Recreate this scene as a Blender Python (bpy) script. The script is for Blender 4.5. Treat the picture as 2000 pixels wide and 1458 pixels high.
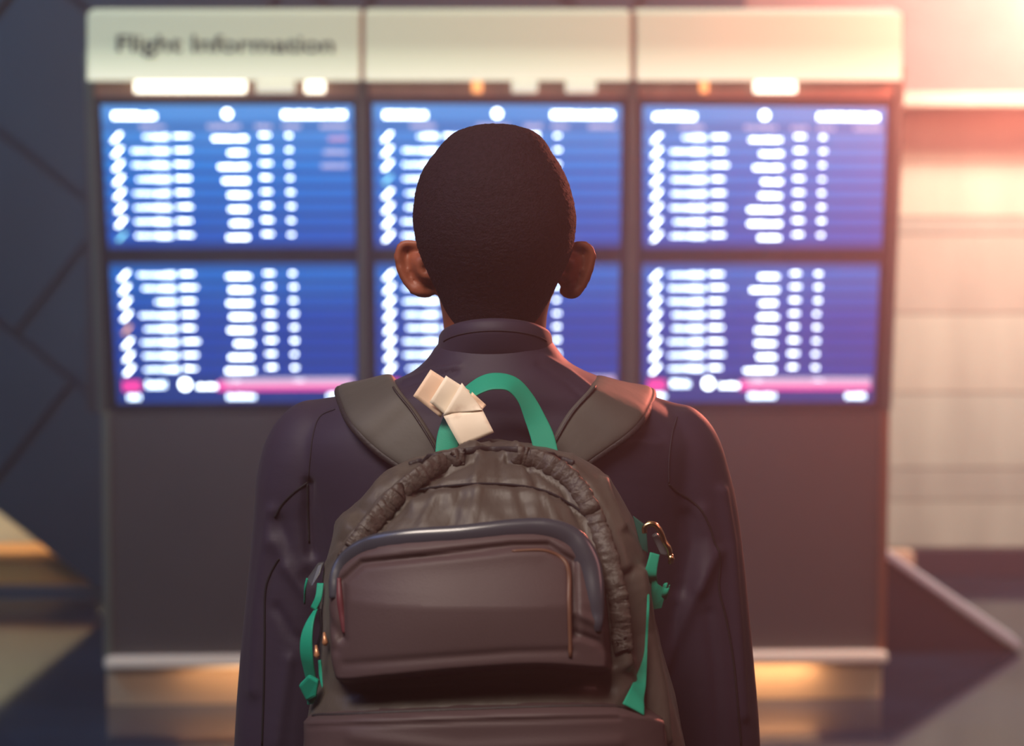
import bpy, bmesh, math, random
import numpy as np
from mathutils import Vector, Matrix
from mathutils.bvhtree import BVHTree
from mathutils import noise as mnoise

for o in list(bpy.data.objects):
    bpy.data.objects.remove(o)
SC = bpy.context.scene
COL = SC.collection
random.seed(7)

# ------------------------------------------------------------------ camera
F = 4000.0            # focal length in pixels of the 2000 px wide frame
PITCH = math.radians(5.0)
EYE = Vector((0.0, 0.0, 1.72))
cam_d = bpy.data.cameras.new('camera')
cam = bpy.data.objects.new('camera', cam_d)
COL.objects.link(cam)
cam_d.sensor_fit = 'HORIZONTAL'
cam_d.sensor_width = 36.0
cam_d.lens = 72.0
cam.location = EYE
cam.rotation_euler = (math.radians(90) - PITCH, 0, 0)
cam_d.dof.use_dof = True
cam_d.dof.focus_distance = 1.93
cam_d.dof.aperture_fstop = 5.0
SC.camera = cam

# ------------------------------------------------------------------ view, world, lights
SC.view_settings.view_transform = 'Standard'
SC.view_settings.look = 'None'
SC.view_settings.gamma = 1.0
SC.view_settings.use_curve_mapping = False
SC.view_settings.exposure = 0.0
SC.cycles.max_bounces = 6
SC.cycles.volume_bounces = 0
SC.cycles.caustics_reflective = False
SC.cycles.caustics_refractive = False

world = bpy.data.worlds.new('world')
SC.world = world
world.use_nodes = True
wn = world.node_tree
wn.nodes.clear()
wo = wn.nodes.new('ShaderNodeOutputWorld')
wb = wn.nodes.new('ShaderNodeBackground')
wb.inputs['Color'].default_value = (0.05, 0.09, 0.2, 1)
wb.inputs['Strength'].default_value = 0.6
wn.links.new(wb.outputs[0], wo.inputs['Surface'])
# thin haze added to the hall air to spread the flare's warm glow
wv = wn.nodes.new('ShaderNodeVolumeScatter')
wv.inputs['Color'].default_value = (1, 1, 1, 1)
wv.inputs['Density'].default_value = 0.024
wv.inputs['Anisotropy'].default_value = 0.74
wn.links.new(wv.outputs[0], wo.inputs['Volume'])


def light(kind, name, loc, power, color, size=1.0, size_y=None, aim=None, soft=0.1, spot=None, blend=0.5):
    d = bpy.data.lights.new(name, kind)
    d.energy = power
    d.color = color
    if kind == 'AREA':
        d.size = size
        if size_y:
            d.shape = 'RECTANGLE'
            d.size_y = size_y
    else:
        d.shadow_soft_size = soft
    if kind == 'SPOT':
        d.spot_size = math.radians(spot)
        d.spot_blend = blend
    o = bpy.data.objects.new(name, d)
    COL.objects.link(o)
    o.location = loc
    if aim is not None:
        o.rotation_euler = (Vector(aim) - Vector(loc)).to_track_quat('-Z', 'Y').to_euler()
    return o


def P(px, py, Y):
    """World point on the plane y = Y seen at photograph pixel (px, py)."""
    x = (px - 1000.0) / F
    u = (729.0 - py) / F
    dy = math.cos(PITCH) + u * math.sin(PITCH)
    dz = -math.sin(PITCH) + u * math.cos(PITCH)
    t = Y / dy
    return Vector((x * t, Y, EYE.z + dz * t))


def ray(px, py):
    return (P(px, py, 1.0) - EYE).normalized()


# unseen warm source added up on the right to imitate lens flare
FLARE = P(2130, -50, 6.1)
light('POINT', 'flare_glow', FLARE, 110, (1.0, 0.26, 0.19), soft=0.12)
light('SPOT', 'flare_beam', FLARE, 480, (1.0, 0.235, 0.16), soft=0.12, aim=(1.0, 0.6, 2.05), spot=80, blend=1.0)
# hall key from above and behind the traveller, plus added unseen fills
light('AREA', 'hall_key', (-0.9, 0.1, 3.9), 112, (1.0, 0.86, 0.74), 1.8, 1.0, aim=(0.0, 1.9, 1.4))
light('AREA', 'hall_fill_right', (2.6, 1.0, 3.2), 14, (1.0, 0.42, 0.40), 1.2, 1.2, aim=(0.2, 2.0, 1.4))
light('AREA', 'hall_fill_left', (-2.6, 1.4, 3.8), 20, (0.30, 0.45, 1.0), 2.0, 1.6, aim=(-0.2, 2.2, 1.3))
light('AREA', 'cool_fill_left', (-3.6, 5.0, 3.9), 120, (0.12, 0.52, 1.0), 2.0, 1.6, aim=(-2.6, 8.4, 1.4))
light('AREA', 'wall_fill', (2.6, 7.9, 2.8), 60, (1.0, 0.88, 0.70), 1.6, 0.3, aim=(2.3, 9.2, 1.7))
light('AREA', 'wall_fill_low', (2.8, 6.4, 3.9), 110, (0.80, 0.95, 1.0), 1.6, 0.6, aim=(2.5, 9.2, 0.5))
light('AREA', 'board_fill', (0.0, 5.4, 3.9), 30, (1.0, 0.82, 0.6), 2.4, 0.3, aim=(0.0, 6.7, 0.2))

# ------------------------------------------------------------------ helpers
def rgb(r, g, b):
    """sRGB 0-255 to linear."""
    f = lambda c: (c / 255.0) / 12.92 if c / 255.0 <= 0.04045 else ((c / 255.0 + 0.055) / 1.055) ** 2.4
    return (f(r), f(g), f(b), 1.0)


def mat(name, color, rough=0.6, metal=0.0, spec=0.5, var=0.0, scale=8.0, stretch=(1, 1, 1), bump=0.0, bscale=60.0,
        bstretch=(1, 1, 1), emit=None, estr=1.0, aniso=0.0, sheen=0.0, col2=None, coat=0.0):
    m = bpy.data.materials.new(name)
    m.use_nodes = True
    nt = m.node_tree
    b = nt.nodes['Principled BSDF']
    b.inputs['Base Color'].default_value = color
    b.inputs['Roughness'].default_value = rough
    b.inputs['Metallic'].default_value = metal
    b.inputs['Specular IOR Level'].default_value = spec
    b.inputs['Anisotropic'].default_value = aniso
    b.inputs['Sheen Weight'].default_value = sheen
    b.inputs['Coat Weight'].default_value = coat
    tc = nt.nodes.new('ShaderNodeTexCoord')
    if var > 0 or col2 is not None:
        mp = nt.nodes.new('ShaderNodeMapping')
        mp.inputs['Scale'].default_value = stretch
        nt.links.new(tc.outputs['Object'], mp.inputs['Vector'])
        nz = nt.nodes.new('ShaderNodeTexNoise')
        nz.inputs['Scale'].default_value = scale
        nz.inputs['Detail'].default_value = 5
        nt.links.new(mp.outputs[0], nz.inputs['Vector'])
        rp = nt.nodes.new('ShaderNodeValToRGB')
        c2 = col2 if col2 is not None else tuple(max(0, c * (1 + var)) for c in color[:3]) + (1,)
        c1 = color if col2 is not None else tuple(max(0, c * (1 - var)) for c in color[:3]) + (1,)
        rp.color_ramp.elements[0].color = c1
        rp.color_ramp.elements[0].position = 0.35
        rp.color_ramp.elements[1].color = c2
        rp.color_ramp.elements[1].position = 0.65
        nt.links.new(nz.outputs['Fac'], rp.inputs[0])
        nt.links.new(rp.outputs[0], b.inputs['Base Color'])
    if bump > 0:
        mp2 = nt.nodes.new('ShaderNodeMapping')
        mp2.inputs['Scale'].default_value = bstretch
        nt.links.new(tc.outputs['Object'], mp2.inputs['Vector'])
        n2 = nt.nodes.new('ShaderNodeTexNoise')
        n2.inputs['Scale'].default_value = bscale
        n2.inputs['Detail'].default_value = 4
        nt.links.new(mp2.outputs[0], n2.inputs['Vector'])
        bp = nt.nodes.new('ShaderNodeBump')
        bp.inputs['Strength'].default_value = bump
        bp.inputs['Distance'].default_value = 0.01
        nt.links.new(n2.outputs['Fac'], bp.inputs['Height'])
        nt.links.new(bp.outputs[0], b.inputs['Normal'])
    if emit is not None:
        b.inputs['Emission Color'].default_value = emit
        b.inputs['Emission Strength'].default_value = estr
    return m


def new_obj(name, verts, faces, material, parent=None, smooth=False, mesh=None):
    me = mesh
    if me is None:
        me = bpy.data.meshes.new(name)
        me.from_pydata([tuple(v) for v in verts], [], faces)
        me.update()
        if smooth:
            me.polygons.foreach_set('use_smooth', [True] * len(me.polygons))
        if material is not None:
            me.materials.append(material)
    o = bpy.data.objects.new(name, me)
    COL.objects.link(o)
    if parent is not None:
        o.parent = parent
    return o


def empty(name, loc=(0, 0, 0)):
    o = bpy.data.objects.new(name, None)
    o.empty_display_size = 0.1
    COL.objects.link(o)
    o.location = loc
    return o


def tag(o, label=None, cat=None, group=None, kind=None):
    if label:
        o['label'] = label
    if cat:
        o['category'] = cat
    if group:
        o['group'] = group
    if kind:
        o['kind'] = kind
    return o


def prism(name, poly, off, material, parent=None, bevel=0.0):
    """poly: list of world Vectors (front outline); extruded by the vector off."""
    n = len(poly)
    v = [Vector(p) for p in poly] + [Vector(p) + off for p in poly]
    f = [list(range(n)), list(range(2 * n - 1, n - 1, -1))]
    for i in range(n):
        f.append([i, i + n, (i + 1) % n + n, (i + 1) % n])
    o = new_obj(name, v, f, material, parent)
    bm = bmesh.new()
    bm.from_mesh(o.data)
    bmesh.ops.recalc_face_normals(bm, faces=bm.faces)
    if bevel > 0:
        bmesh.ops.bevel(bm, geom=list(bm.edges), offset=bevel, segments=2, affect='EDGES', profile=0.6)
    bm.to_mesh(o.data)
    bm.free()
    return o


def clip(poly, inside, cut):
    out = []
    for i in range(len(poly)):
        a, b = poly[i], poly[(i + 1) % len(poly)]
        ia, ib = inside(a), inside(b)
        if ia:
            out.append(a)
        if ia != ib:
            out.append(cut(a, b))
    return out


def clip_axis(poly, axis, val, keep_greater):
    def inside(p):
        return (p[axis] >= val) if keep_greater else (p[axis] <= val)
    def cut(a, b):
        t = (val - a[axis]) / (b[axis] - a[axis])
        return a.lerp(b, t)
    return clip(poly, inside, cut) if poly else poly


# ------------------------------------------------------------------ setting
M_floor = mat('polished_floor', rgb(26, 42, 60), rough=0.08, spec=0.6, var=0.25, scale=3.0)
M_panel = mat('slate_blue_panel', rgb(34, 52, 64), rough=0.5, spec=0.4, var=0.12, scale=2.0, bump=0.05, bscale=30)
M_groove = mat('dark_joint', rgb(18, 24, 36), rough=0.7)
M_soffit = mat('dark_soffit', rgb(70, 62, 66), rough=0.7, var=0.1)
M_skirt = mat('dark_skirting', rgb(52, 44, 58), rough=0.4)
M_cream = mat('cream_plaster', rgb(205, 205, 178), rough=0.7, var=0.05)
M_conc = []
for i, c in enumerate([(214, 196, 172), (192, 174, 156), (204, 192, 172), (178, 166, 150), (196, 190, 172), (184, 178, 162)]):
    M_conc.append(mat('concrete_%d' % i, rgb(*c), rough=0.75, var=0.10, scale=1.6, stretch=(3.0, 1, 0.6), bump=0.25, bscale=25,
                      bstretch=(0.4, 1, 3)))
M_bulk = mat('bulkhead_paint', rgb(150, 110, 104), rough=0.6, var=0.05)

YB = 9.2    # concrete wall
YL = 8.38   # slanted panel wall
YW = 7.6    # sloped balustrade

fl = prism('floor', [Vector((-6, -14, 0)), Vector((6, -14, 0)), Vector((6, 10.6, 0)), Vector((-6, 10.6, 0))],
           Vector((0, 0, -0.1)), M_floor)
tag(fl, kind='structure')
ce = prism('ceiling', [Vector((-6, -14, 4.2)), Vector((6, -14, 4.2)), Vector((6, 10.6, 4.2)), Vector((-6, 10.6, 4.2))],
           Vector((0, 0, 0.1)), M_soffit)
tag(ce, kind='structure')

# concrete wall on the right: board-marked courses, every plank its own piece
wb_ = prism('wall_back', [Vector((-6, YB + 0.03, 0)), Vector((6, YB + 0.03, 0)), Vector((6, YB + 0.03, 4.2)), Vector((-6, YB + 0.03, 4.2))],
            Vector((0, 0.2, 0)), M_groove)
tag(wb_, kind='structure')
courses = [1070, 978, 915, 768, 613, 457, 424, 318, 207]
rr = random.Random(3)
cidx = [4, 5, 4, 2, 1, 3, 0, 0]
for i in range(len(courses) - 1):
    z0 = P(1800, courses[i], YB).z + 0.003
    z1 = P(1800, courses[i + 1], YB).z - 0.003
    x = 0.55 + rr.uniform(-0.1, 0.1)
    while x < 5.4:
        L = rr.uniform(2.6, 3.4)
        pr = rr.uniform(-0.004, 0.004)
        q = prism('concrete_plank', [Vector((x, YB + pr, z0)), Vector((x + L - 0.006, YB + pr, z0)),
                                     Vector((x + L - 0.006, YB + pr, z1)), Vector((x, YB + pr, z1))],
                  Vector((0, 0.03, 0)), M_conc[cidx[i]], wb_)
        x += L
zsk = P(1900, 1070, YB).z
sk = prism('baseboard_back', [Vector((0.55, YB - 0.06, 0)), Vector((6, YB - 0.06, 0)), Vector((6, YB - 0.06, zsk)), Vector((0.55, YB - 0.06, zsk))],
           Vector((0, 0.05, 0)), M_skirt, bevel=0.006)
tag(sk, kind='structure')
# beam over the concrete and darker bulkhead above it
z0, z1 = P(1900, 207, YB - 0.35).z, P(1900, 180, YB - 0.35).z
bmn = prism('trim_1', [Vector((0.55, YB - 0.35, z0)), Vector((6, YB - 0.35, z0)), Vector((6, YB - 0.35, z1)), Vector((0.55, YB - 0.35, z1))],
            Vector((0, 0.34, 0)), M_conc[0], bevel=0.006)
tag(bmn, kind='structure')
bk = prism('wall_upper', [Vector((0.55, YB - 0.28, z1)), Vector((6, YB - 0.28, z1)), Vector((6, YB - 0.28, 4.2)), Vector((0.55, YB - 0.28, 4.2))],
           Vector((0, 0.27, 0)), M_bulk)
tag(bk, kind='structure')

# slanted wall of large slate-blue panels on the left
wl = prism('wall_left', clip_axis(clip_axis([P(-900, 300, YL + 0.05), P(0, 1000, YL + 0.05), P(800, 1625, YL + 0.05),
           P(2200, 400, YL + 0.05), P(1500, -900, YL + 0.05), P(-900, -900, YL + 0.05)], 2, 0.0, True), 0, 0.95, False),
           Vector((0, 0.15, 0)), M_groove)
tag(wl, kind='structure')
du = Vector((205, 160)).normalized()          # along the slope, down to the right (photo directions)
dv = Vector((du.y, -du.x))
org = Vector((0, 1005))
for r in range(0, 8):
    t0 = r * 294 + (2 if r == 0 else 7)
    t1 = (r + 1) * 294 - 7
    # the cross joint of the lowest row passes (150,740), of the next row (30,655)
    ref = Vector((150, 740)) if r % 2 == 0 else Vector((30, 655))
    s_ref = (ref - org).dot(du)
    for k in range(-4, 4):
        s0 = s_ref + k * 560 + 7
        s1 = s_ref + (k + 1) * 560 - 7
        pts = [org + du * s + dv * t for s, t in ((s0, t0), (s1, t0), (s1, t1), (s0, t1))]
        poly = [P(p.x, p.y, YL) for p in pts]
        poly = clip_axis(clip_axis(clip_axis(clip_axis(poly, 2, 0.002, True), 2, 4.15, False), 0, 0.94, False), 0, -5.9, True)
        if len(poly) >= 3:
            prism('wall_panel', poly, Vector((0, 0.05, 0)), M_panel, wl, bevel=0.004)

# lit alcove under the slant: cream wall, warm timber bench front, dark plinth
al = prism('wall_alcove', [Vector((-6, 9.05, 0)), Vector((-1.4, 9.05, 0)), Vector((-1.4, 9.05, 2.6)), Vector((-6, 9.05, 2.6))],
           Vector((0, 0.1, 0)), M_cream)
tag(al, kind='structure')
M_wood = mat('warm_timber', rgb(238, 158, 84), rough=0.4, var=0.2, scale=6, stretch=(0.3, 1, 6))
M_plinth = mat('dark_plinth', rgb(40, 50, 66), rough=0.4)
bench = empty('timber_bench', (-2.6, 8.75, 0))
tag(bench, 'orange timber bench glowing under the slanted wall at the lower left edge', 'bench')


def local(o, pts):
    return [Vector(p) - o.location for p in pts]


zt, zb_ = P(50, 1078, 8.8).z, P(50, 1142, 8.8).z
xs0, xs1 = -4.2, P(190, 1100, 8.8).x
prism('seat', local(bench, [Vector((xs0, 8.78, zt - 0.03)), Vector((xs1, 8.78, zt - 0.03)), Vector((xs1, 8.78, zt)), Vector((xs0, 8.78, zt))]),
      Vector((0, 0.25, 0)), M_wood, bench, bevel=0.004)
for k in range(5):
    xa = xs0 + (xs1 - xs0) * k / 5.0
    xb = xs0 + (xs1 - xs0) * (k + 1) / 5.0 - 0.006
    prism('front_panel', local(bench, [Vector((xa, 8.8, zb_)), Vector((xb, 8.8, zb_)), Vector((xb, 8.8, zt - 0.032)), Vector((xa, 8.8, zt - 0.032))]),
          Vector((0, 0.02, 0)), M_wood, bench, bevel=0.002)
prism('plinth', local(bench, [Vector((xs0, 8.72, 0)), Vector((xs1, 8.72, 0)), Vector((xs1, 8.72, zb_ - 0.004)), Vector((xs0, 8.72, zb_ - 0.004))]),
      Vector((0, 0.3, 0)), M_plinth, bench, bevel=0.004)
light('AREA', 'alcove_light', (-2.35, 8.6, 1.1), 18.0, (1.0, 0.92, 0.76), 1.2, 0.1, aim=(-2.35, 9.0, 0.2))

# sloped balustrade on the right
M_bal = mat('dark_balustrade', rgb(32, 28, 44), rough=0.4, var=0.08)
M_cap = mat('balustrade_cap', rgb(205, 202, 208), rough=0.35)
bal = empty('sloped_balustrade', P(1800, 1285, YW))
bal.location.z = 0
tag(bal, 'dark sloping balustrade running down to a point beside the flight board', 'balustrade')
pa, pb = P(1560, 975, YW), P(1976, 1283, YW)
pb.z = 0.012
prism('side_panel', local(bal, [Vector((pa.x, YW, 0)), Vector((pb.x, YW, 0)), pb, pa]), Vector((0, 0.12, 0)), M_bal, bal, bevel=0.002)
up = Vector((0, 0, 0.032))
prism('cap_rail', local(bal, [pa + up * 0.1 + Vector((0, -0.02, 0)), pb + Vector((0.03, -0.02, -0.004)), pb + up + Vector((0.03, -0.02, -0.006)), pa + up + Vector((0, -0.02, 0))]),
      Vector((0, 0.17, 0)), M_cap, bal, bevel=0.003)
M_post = mat('beige_post', rgb(205, 170, 140), rough=0.5)
p0, p1 = P(1690, 1110, YW + 0.3), P(1772, 1066, YW + 0.3)
prism('newel_post', local(bal, [Vector((p0.x, YW + .14, 0)), Vector((p1.x, YW + .14, 0)), Vector((p1.x, YW + .14, p1.z)), Vector((p0.x, YW + .14, p1.z))]),
      Vector((0, 0.1, 0)), M_post, bal, bevel=0.01)

# ------------------------------------------------------------------ flight information board
YAW = 0.038
YF = 6.84
Z8 = P(1000, 803, YF).z


class Plane:
    def __init__(self, p, n):
        self.p, self.n = Vector(p), Vector(n).normalized()

    def hit(self, px, py, out=0.0):
        d = ray(px, py)
        p = self.p + self.n * out
        return EYE + d * ((p - EYE).dot(self.n) / d.dot(self.n))


tilt = 0.21
up_pl = Plane((0, YF, Z8), Vector((-YAW, 1, tilt)) * -1)     # normal toward the camera, leaning down
lo_pl = Plane((0, YF, Z8), Vector((-YAW, 1, 0)) * -1)
board = empty('flight_information_board', (0, YF, 0))
tag(board, 'wide flight information board with six lit blue screens under a backlit sign header', 'information board')


def pslab(name, pl, pts, out, thick, material, parent=board, bevel=0.0):
    """a slab whose front outline is pts (photo pixels) on the plane pl moved out toward the camera."""
    org_ = Vector((0, YF, 0))
    poly = [pl.hit(x, y, out) - org_ for x, y in pts]
    return prism(name, poly, pl.n * -thick, material, parent, bevel)


def rect(x0, y0, x1, y1):
    return [(x0, y1), (x1, y1), (x1, y0), (x0, y0)]


M_bronze = mat('bronze_sheet', rgb(92, 88, 86), rough=0.42, metal=0.55, var=0.06, scale=2.0, bump=0.03, bscale=40, bstretch=(1, 1, 8))
M_frame = mat('champagne_frame', rgb(136, 146, 132), rough=0.35, metal=0.7)
M_bezel = mat('black_bezel', rgb(14, 16, 26), rough=0.3)
M_rail = mat('pale_rail', rgb(255, 240, 214), rough=0.4, metal=0.0)
M_kick = mat('brass_kick_plate', rgb(235, 200, 160), rough=0.35, metal=0.25, var=0.04, scale=3)
M_strip = mat('brushed_bronze_strip', rgb(178, 138, 118), rough=0.4, metal=0.2, var=0.15, scale=3, stretch=(4, 1, 1))
M_ink = mat('dark_lettering', rgb(16, 38, 52), rough=0.5)

# header sign, backlit: three panels. The brighter foot is a glow painted into the emission ramp.
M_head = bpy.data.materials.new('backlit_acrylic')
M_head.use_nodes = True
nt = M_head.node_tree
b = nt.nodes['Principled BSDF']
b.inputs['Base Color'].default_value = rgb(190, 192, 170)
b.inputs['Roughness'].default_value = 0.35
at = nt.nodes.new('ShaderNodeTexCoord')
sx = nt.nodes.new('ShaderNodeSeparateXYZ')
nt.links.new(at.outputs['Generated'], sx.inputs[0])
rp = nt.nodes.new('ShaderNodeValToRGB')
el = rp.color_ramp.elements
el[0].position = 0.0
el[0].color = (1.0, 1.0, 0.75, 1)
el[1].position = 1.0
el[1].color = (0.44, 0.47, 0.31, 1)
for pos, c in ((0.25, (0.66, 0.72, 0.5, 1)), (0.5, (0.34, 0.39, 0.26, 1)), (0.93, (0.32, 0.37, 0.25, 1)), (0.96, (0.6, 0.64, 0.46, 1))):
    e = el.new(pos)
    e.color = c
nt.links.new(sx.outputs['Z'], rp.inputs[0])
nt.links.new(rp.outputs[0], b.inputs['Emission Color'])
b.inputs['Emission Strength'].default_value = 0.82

# carcass behind the screens and below them
pslab('cabinet_back', up_pl, [(168, 806), (1738, 800), (1766, 28), (164, 24)][::1], -0.05, 0.14, M_bronze, bevel=0.004)
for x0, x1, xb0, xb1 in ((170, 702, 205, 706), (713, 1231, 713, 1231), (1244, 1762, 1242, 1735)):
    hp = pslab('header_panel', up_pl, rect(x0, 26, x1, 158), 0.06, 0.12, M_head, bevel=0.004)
    if x0 == 170:
        header0 = hp
for x0, x1 in ((702, 713), (1231, 1244)):
    pslab('header_joint', up_pl, rect(x0, 28, x1, 158), 0.05, 0.09, M_strip)
for x0, x1 in ((180, 697), (720, 1228), (1248, 1754)):
    pslab('metal_strip', up_pl, rect(x0, 158, x1, 190), 0.005, 0.05, M_strip)
M_glintw = mat('white_glint', rgb(255, 250, 225), emit=(1.0, 0.96, 0.78, 1), estr=3.0)  # glowing slabs stand in for highlights reflected in the metal strip
M_glinto = mat('orange_glint', rgb(255, 180, 110), emit=(1.0, 0.42, 0.14, 1), estr=1.4)
M_glintd = mat('dim_glint', rgb(230, 230, 210), emit=(0.8, 0.8, 0.66, 1), estr=0.8)
for x0, x1, m_ in ((262, 480, M_glintw), (500, 575, M_glintd), (596, 634, M_glintw), (922, 942, M_glinto), (1000, 1050, M_glintd),
                   (1105, 1165, M_glintd), (1368, 1384, M_glinto), (1474, 1556, M_glintw)):
    lp = pslab('strip_glint', up_pl, rect(x0, 160, x1, 182), 0.02, 0.02, m_, bevel=0.005)

# side posts and mullions
pslab('side_post', up_pl, [(190, 806), (206, 806), (182, 104), (162, 104)], 0.02, 0.17, M_frame, bevel=0.003)
pslab('side_post', up_pl, [(1727, 800), (1741, 800), (1769, 126), (1752, 126)], 0.02, 0.17, M_frame, bevel=0.003)
pslab('mullion', up_pl, [(700, 802), (717, 802), (713, 158), (699, 158)], 0.02, 0.07, M_frame, bevel=0.003)
pslab('mullion', up_pl, [(1219, 800), (1243, 800), (1245, 158), (1230, 158)], 0.02, 0.07, M_frame, bevel=0.003)

# lower cabinet
pslab('lower_panel', lo_pl, [(216, 1290), (1716, 1278), (1724, 803), (212, 808)], 0.0, 0.16, M_bronze, bevel=0.003)
pslab('lower_post', lo_pl, [(202, 1291), (218, 1291), (214, 806), (198, 806)], 0.012, 0.18, M_frame, bevel=0.003)
M_cop = mat('copper_post', rgb(150, 96, 70), rough=0.4, metal=0.6)
pslab('lower_post', lo_pl, [(1714, 1279), (1730, 1279), (1738, 800), (1722, 800)], 0.012, 0.18, M_cop, bevel=0.003)
pslab('ledge_rail', lo_pl, [(203, 1308), (1735, 1296), (1735, 1277), (203, 1289)], 0.06, 0.2, M_rail, bevel=0.008)
kp = [lo_pl.hit(208, 1308), lo_pl.hit(1722, 1296)]
org_ = Vector((0, YF, 0))
a_, b_ = kp[0] - org_, kp[1] - org_
prism('kick_plate', [Vector((a_.x, a_.y, 0)), Vector((b_.x, b_.y, 0)), b_, a_], Vector((0, 0.15, 0)), M_kick, board)

# added warm area lights under the ledge, imitating reflections in the kick plate
for xa, xb, pw in ((345, 640, 3.6), (1290, 1475, 1.5), (1478, 1545, 0.6), (1545, 1600, 0.5)):
    c_ = (lo_pl.hit(xa, 1300, 0.055) + lo_pl.hit(xb, 1300, 0.055)) / 2
    w_ = (lo_pl.hit(xa, 1300) - lo_pl.hit(xb, 1300)).length
    light('AREA', 'ledge_glow_fill', c_ + Vector((0, 0, -0.004)), pw * .42, (1.0, 0.60, 0.33), w_, 0.04, aim=c_ + Vector((0, 0.25, -1)))

# lettering on the header
cu = bpy.data.curves.new('lettering', 'FONT')
cu.body = 'Flight Information'
cu.size = 1.0
cu.offset = 0.014
cu.extrude = 0.01
tmp = bpy.data.objects.new('tmp_text', cu)
COL.objects.link(tmp)
dg = bpy.context.evaluated_depsgraph_get()
me = bpy.data.meshes.new_from_object(tmp.evaluated_get(dg))
bpy.data.objects.remove(tmp)
xs = [v.co.x for v in me.vertices]
ys = [v.co.y for v in me.vertices]
wt = max(xs) - min(xs)
c00, c10 = up_pl.hit(228, 101, 0.062) - org_, up_pl.hit(652, 103, 0.062) - org_
capz = up_pl.hit(228, 68, 0.062) - org_
ex = (c10 - c00) / wt
caph = max(v.co.y for v in me.vertices)
ey = (capz - c00) / (0.70)
for v in me.vertices:
    q = c00 + ex * (v.co.x - min(xs)) + ey * v.co.y + up_pl.n * v.co.z * 0.2
    v.co = q
xm = [v.co.x for v in me.vertices]
gap = sorted(xm)
cut_x = max(zip(gap, gap[1:]), key=lambda g: g[1] - g[0] if g[0] > min(xm) + 0.1 else 0)
cut_x = (cut_x[0] + cut_x[1]) / 2
for word_no, keep in enumerate((lambda x: x < cut_x, lambda x: x >= cut_x)):
    ids = {v.index: None for v in me.vertices if keep(v.co.x)}
    for k, i in enumerate(ids):
        ids[i] = k
    wv_ = [me.vertices[i].co.copy() for i in ids]
    wf_ = [[ids[i] for i in p.vertices] for p in me.polygons if p.vertices[0] in ids]
    lt = new_obj('lettering', wv_, wf_, M_ink, header0)
    lt['label'] = 'dark lettering reading ' + ('Flight' if word_no == 0 else 'Information')


# ---- monitors
def screen_mat(name, top, mid, low, strength=1.0):
    m = bpy.data.materials.new(name)
    m.use_nodes = True
    nt = m.node_tree
    b = nt.nodes['Principled BSDF']
    b.inputs['Base Color'].default_value = (0.004, 0.006, 0.012, 1)
    b.inputs['Roughness'].default_value = 0.3
    at = nt.nodes.new('ShaderNodeTexCoord')
    sx = nt.nodes.new('ShaderNodeSeparateXYZ')
    nt.links.new(at.outputs['Generated'], sx.inputs[0])
    rp = nt.nodes.new('ShaderNodeValToRGB')
    rp.color_ramp.elements[0].color = low
    rp.color_ramp.elements[1].color = top
    e = rp.color_ramp.elements.new(0.55)
    e.color = mid
    nt.links.new(sx.outputs['Z'], rp.inputs[0])
    nt.links.new(rp.outputs[0], b.inputs['Emission Color'])
    b.inputs['Emission Strength'].default_value = strength
    return m


M_scrA = screen_mat('screen_blue_upper', rgb(70, 140, 215), rgb(0, 92, 190), rgb(0, 62, 150))
M_scrB = screen_mat('screen_blue_lower', rgb(0, 90, 175), rgb(0, 58, 148), rgb(0, 56, 140))
M_bandA = screen_mat('row_band_upper', rgb(84, 158, 236), rgb(10, 132, 230), rgb(0, 90, 200))
M_bandB = screen_mat('row_band_lower', rgb(0, 116, 216), rgb(0, 74, 184), rgb(0, 66, 172))
M_txt = mat('screen_white', (0, 0, 0, 1), emit=(0.82, 0.93, 1.0, 1), estr=9.0)
M_txt2 = mat('screen_soft_white', (0, 0, 0, 1), emit=(0.70, 0.86, 1.0, 1), estr=5.5)
M_pale = mat('screen_pale_pink', (0, 0, 0, 1), emit=(0.72, 0.66, 0.95, 1), estr=1.1)
M_pink = mat('screen_pink', (0, 0, 0, 1), emit=(1.0, 0.06, 0.40, 1), estr=1.3)
M_lpink = mat('screen_light_pink', (0, 0, 0, 1), emit=(1.0, 0.50, 0.78, 1), estr=1.0)
M_org = mat('screen_orange', (0, 0, 0, 1), emit=(1.0, 0.5, 0.25, 1), estr=2.0)
M_cyan = mat('screen_cyan', (0, 0, 0, 1), emit=(0.3, 0.85, 1.0, 1), estr=2.0)


def bil(c, u, v):
    """bilinear point in the screen: c = corners (tl, tr, br, bl) in photo pixels, v downward."""
    x = (c[0][0] * (1 - u) + c[1][0] * u) * (1 - v) + (c[3][0] * (1 - u) + c[2][0] * u) * v
    y = (c[0][1] * (1 - u) + c[1][1] * u) * (1 - v) + (c[3][1] * (1 - u) + c[2][1] * u) * v
    return x, y


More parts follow.
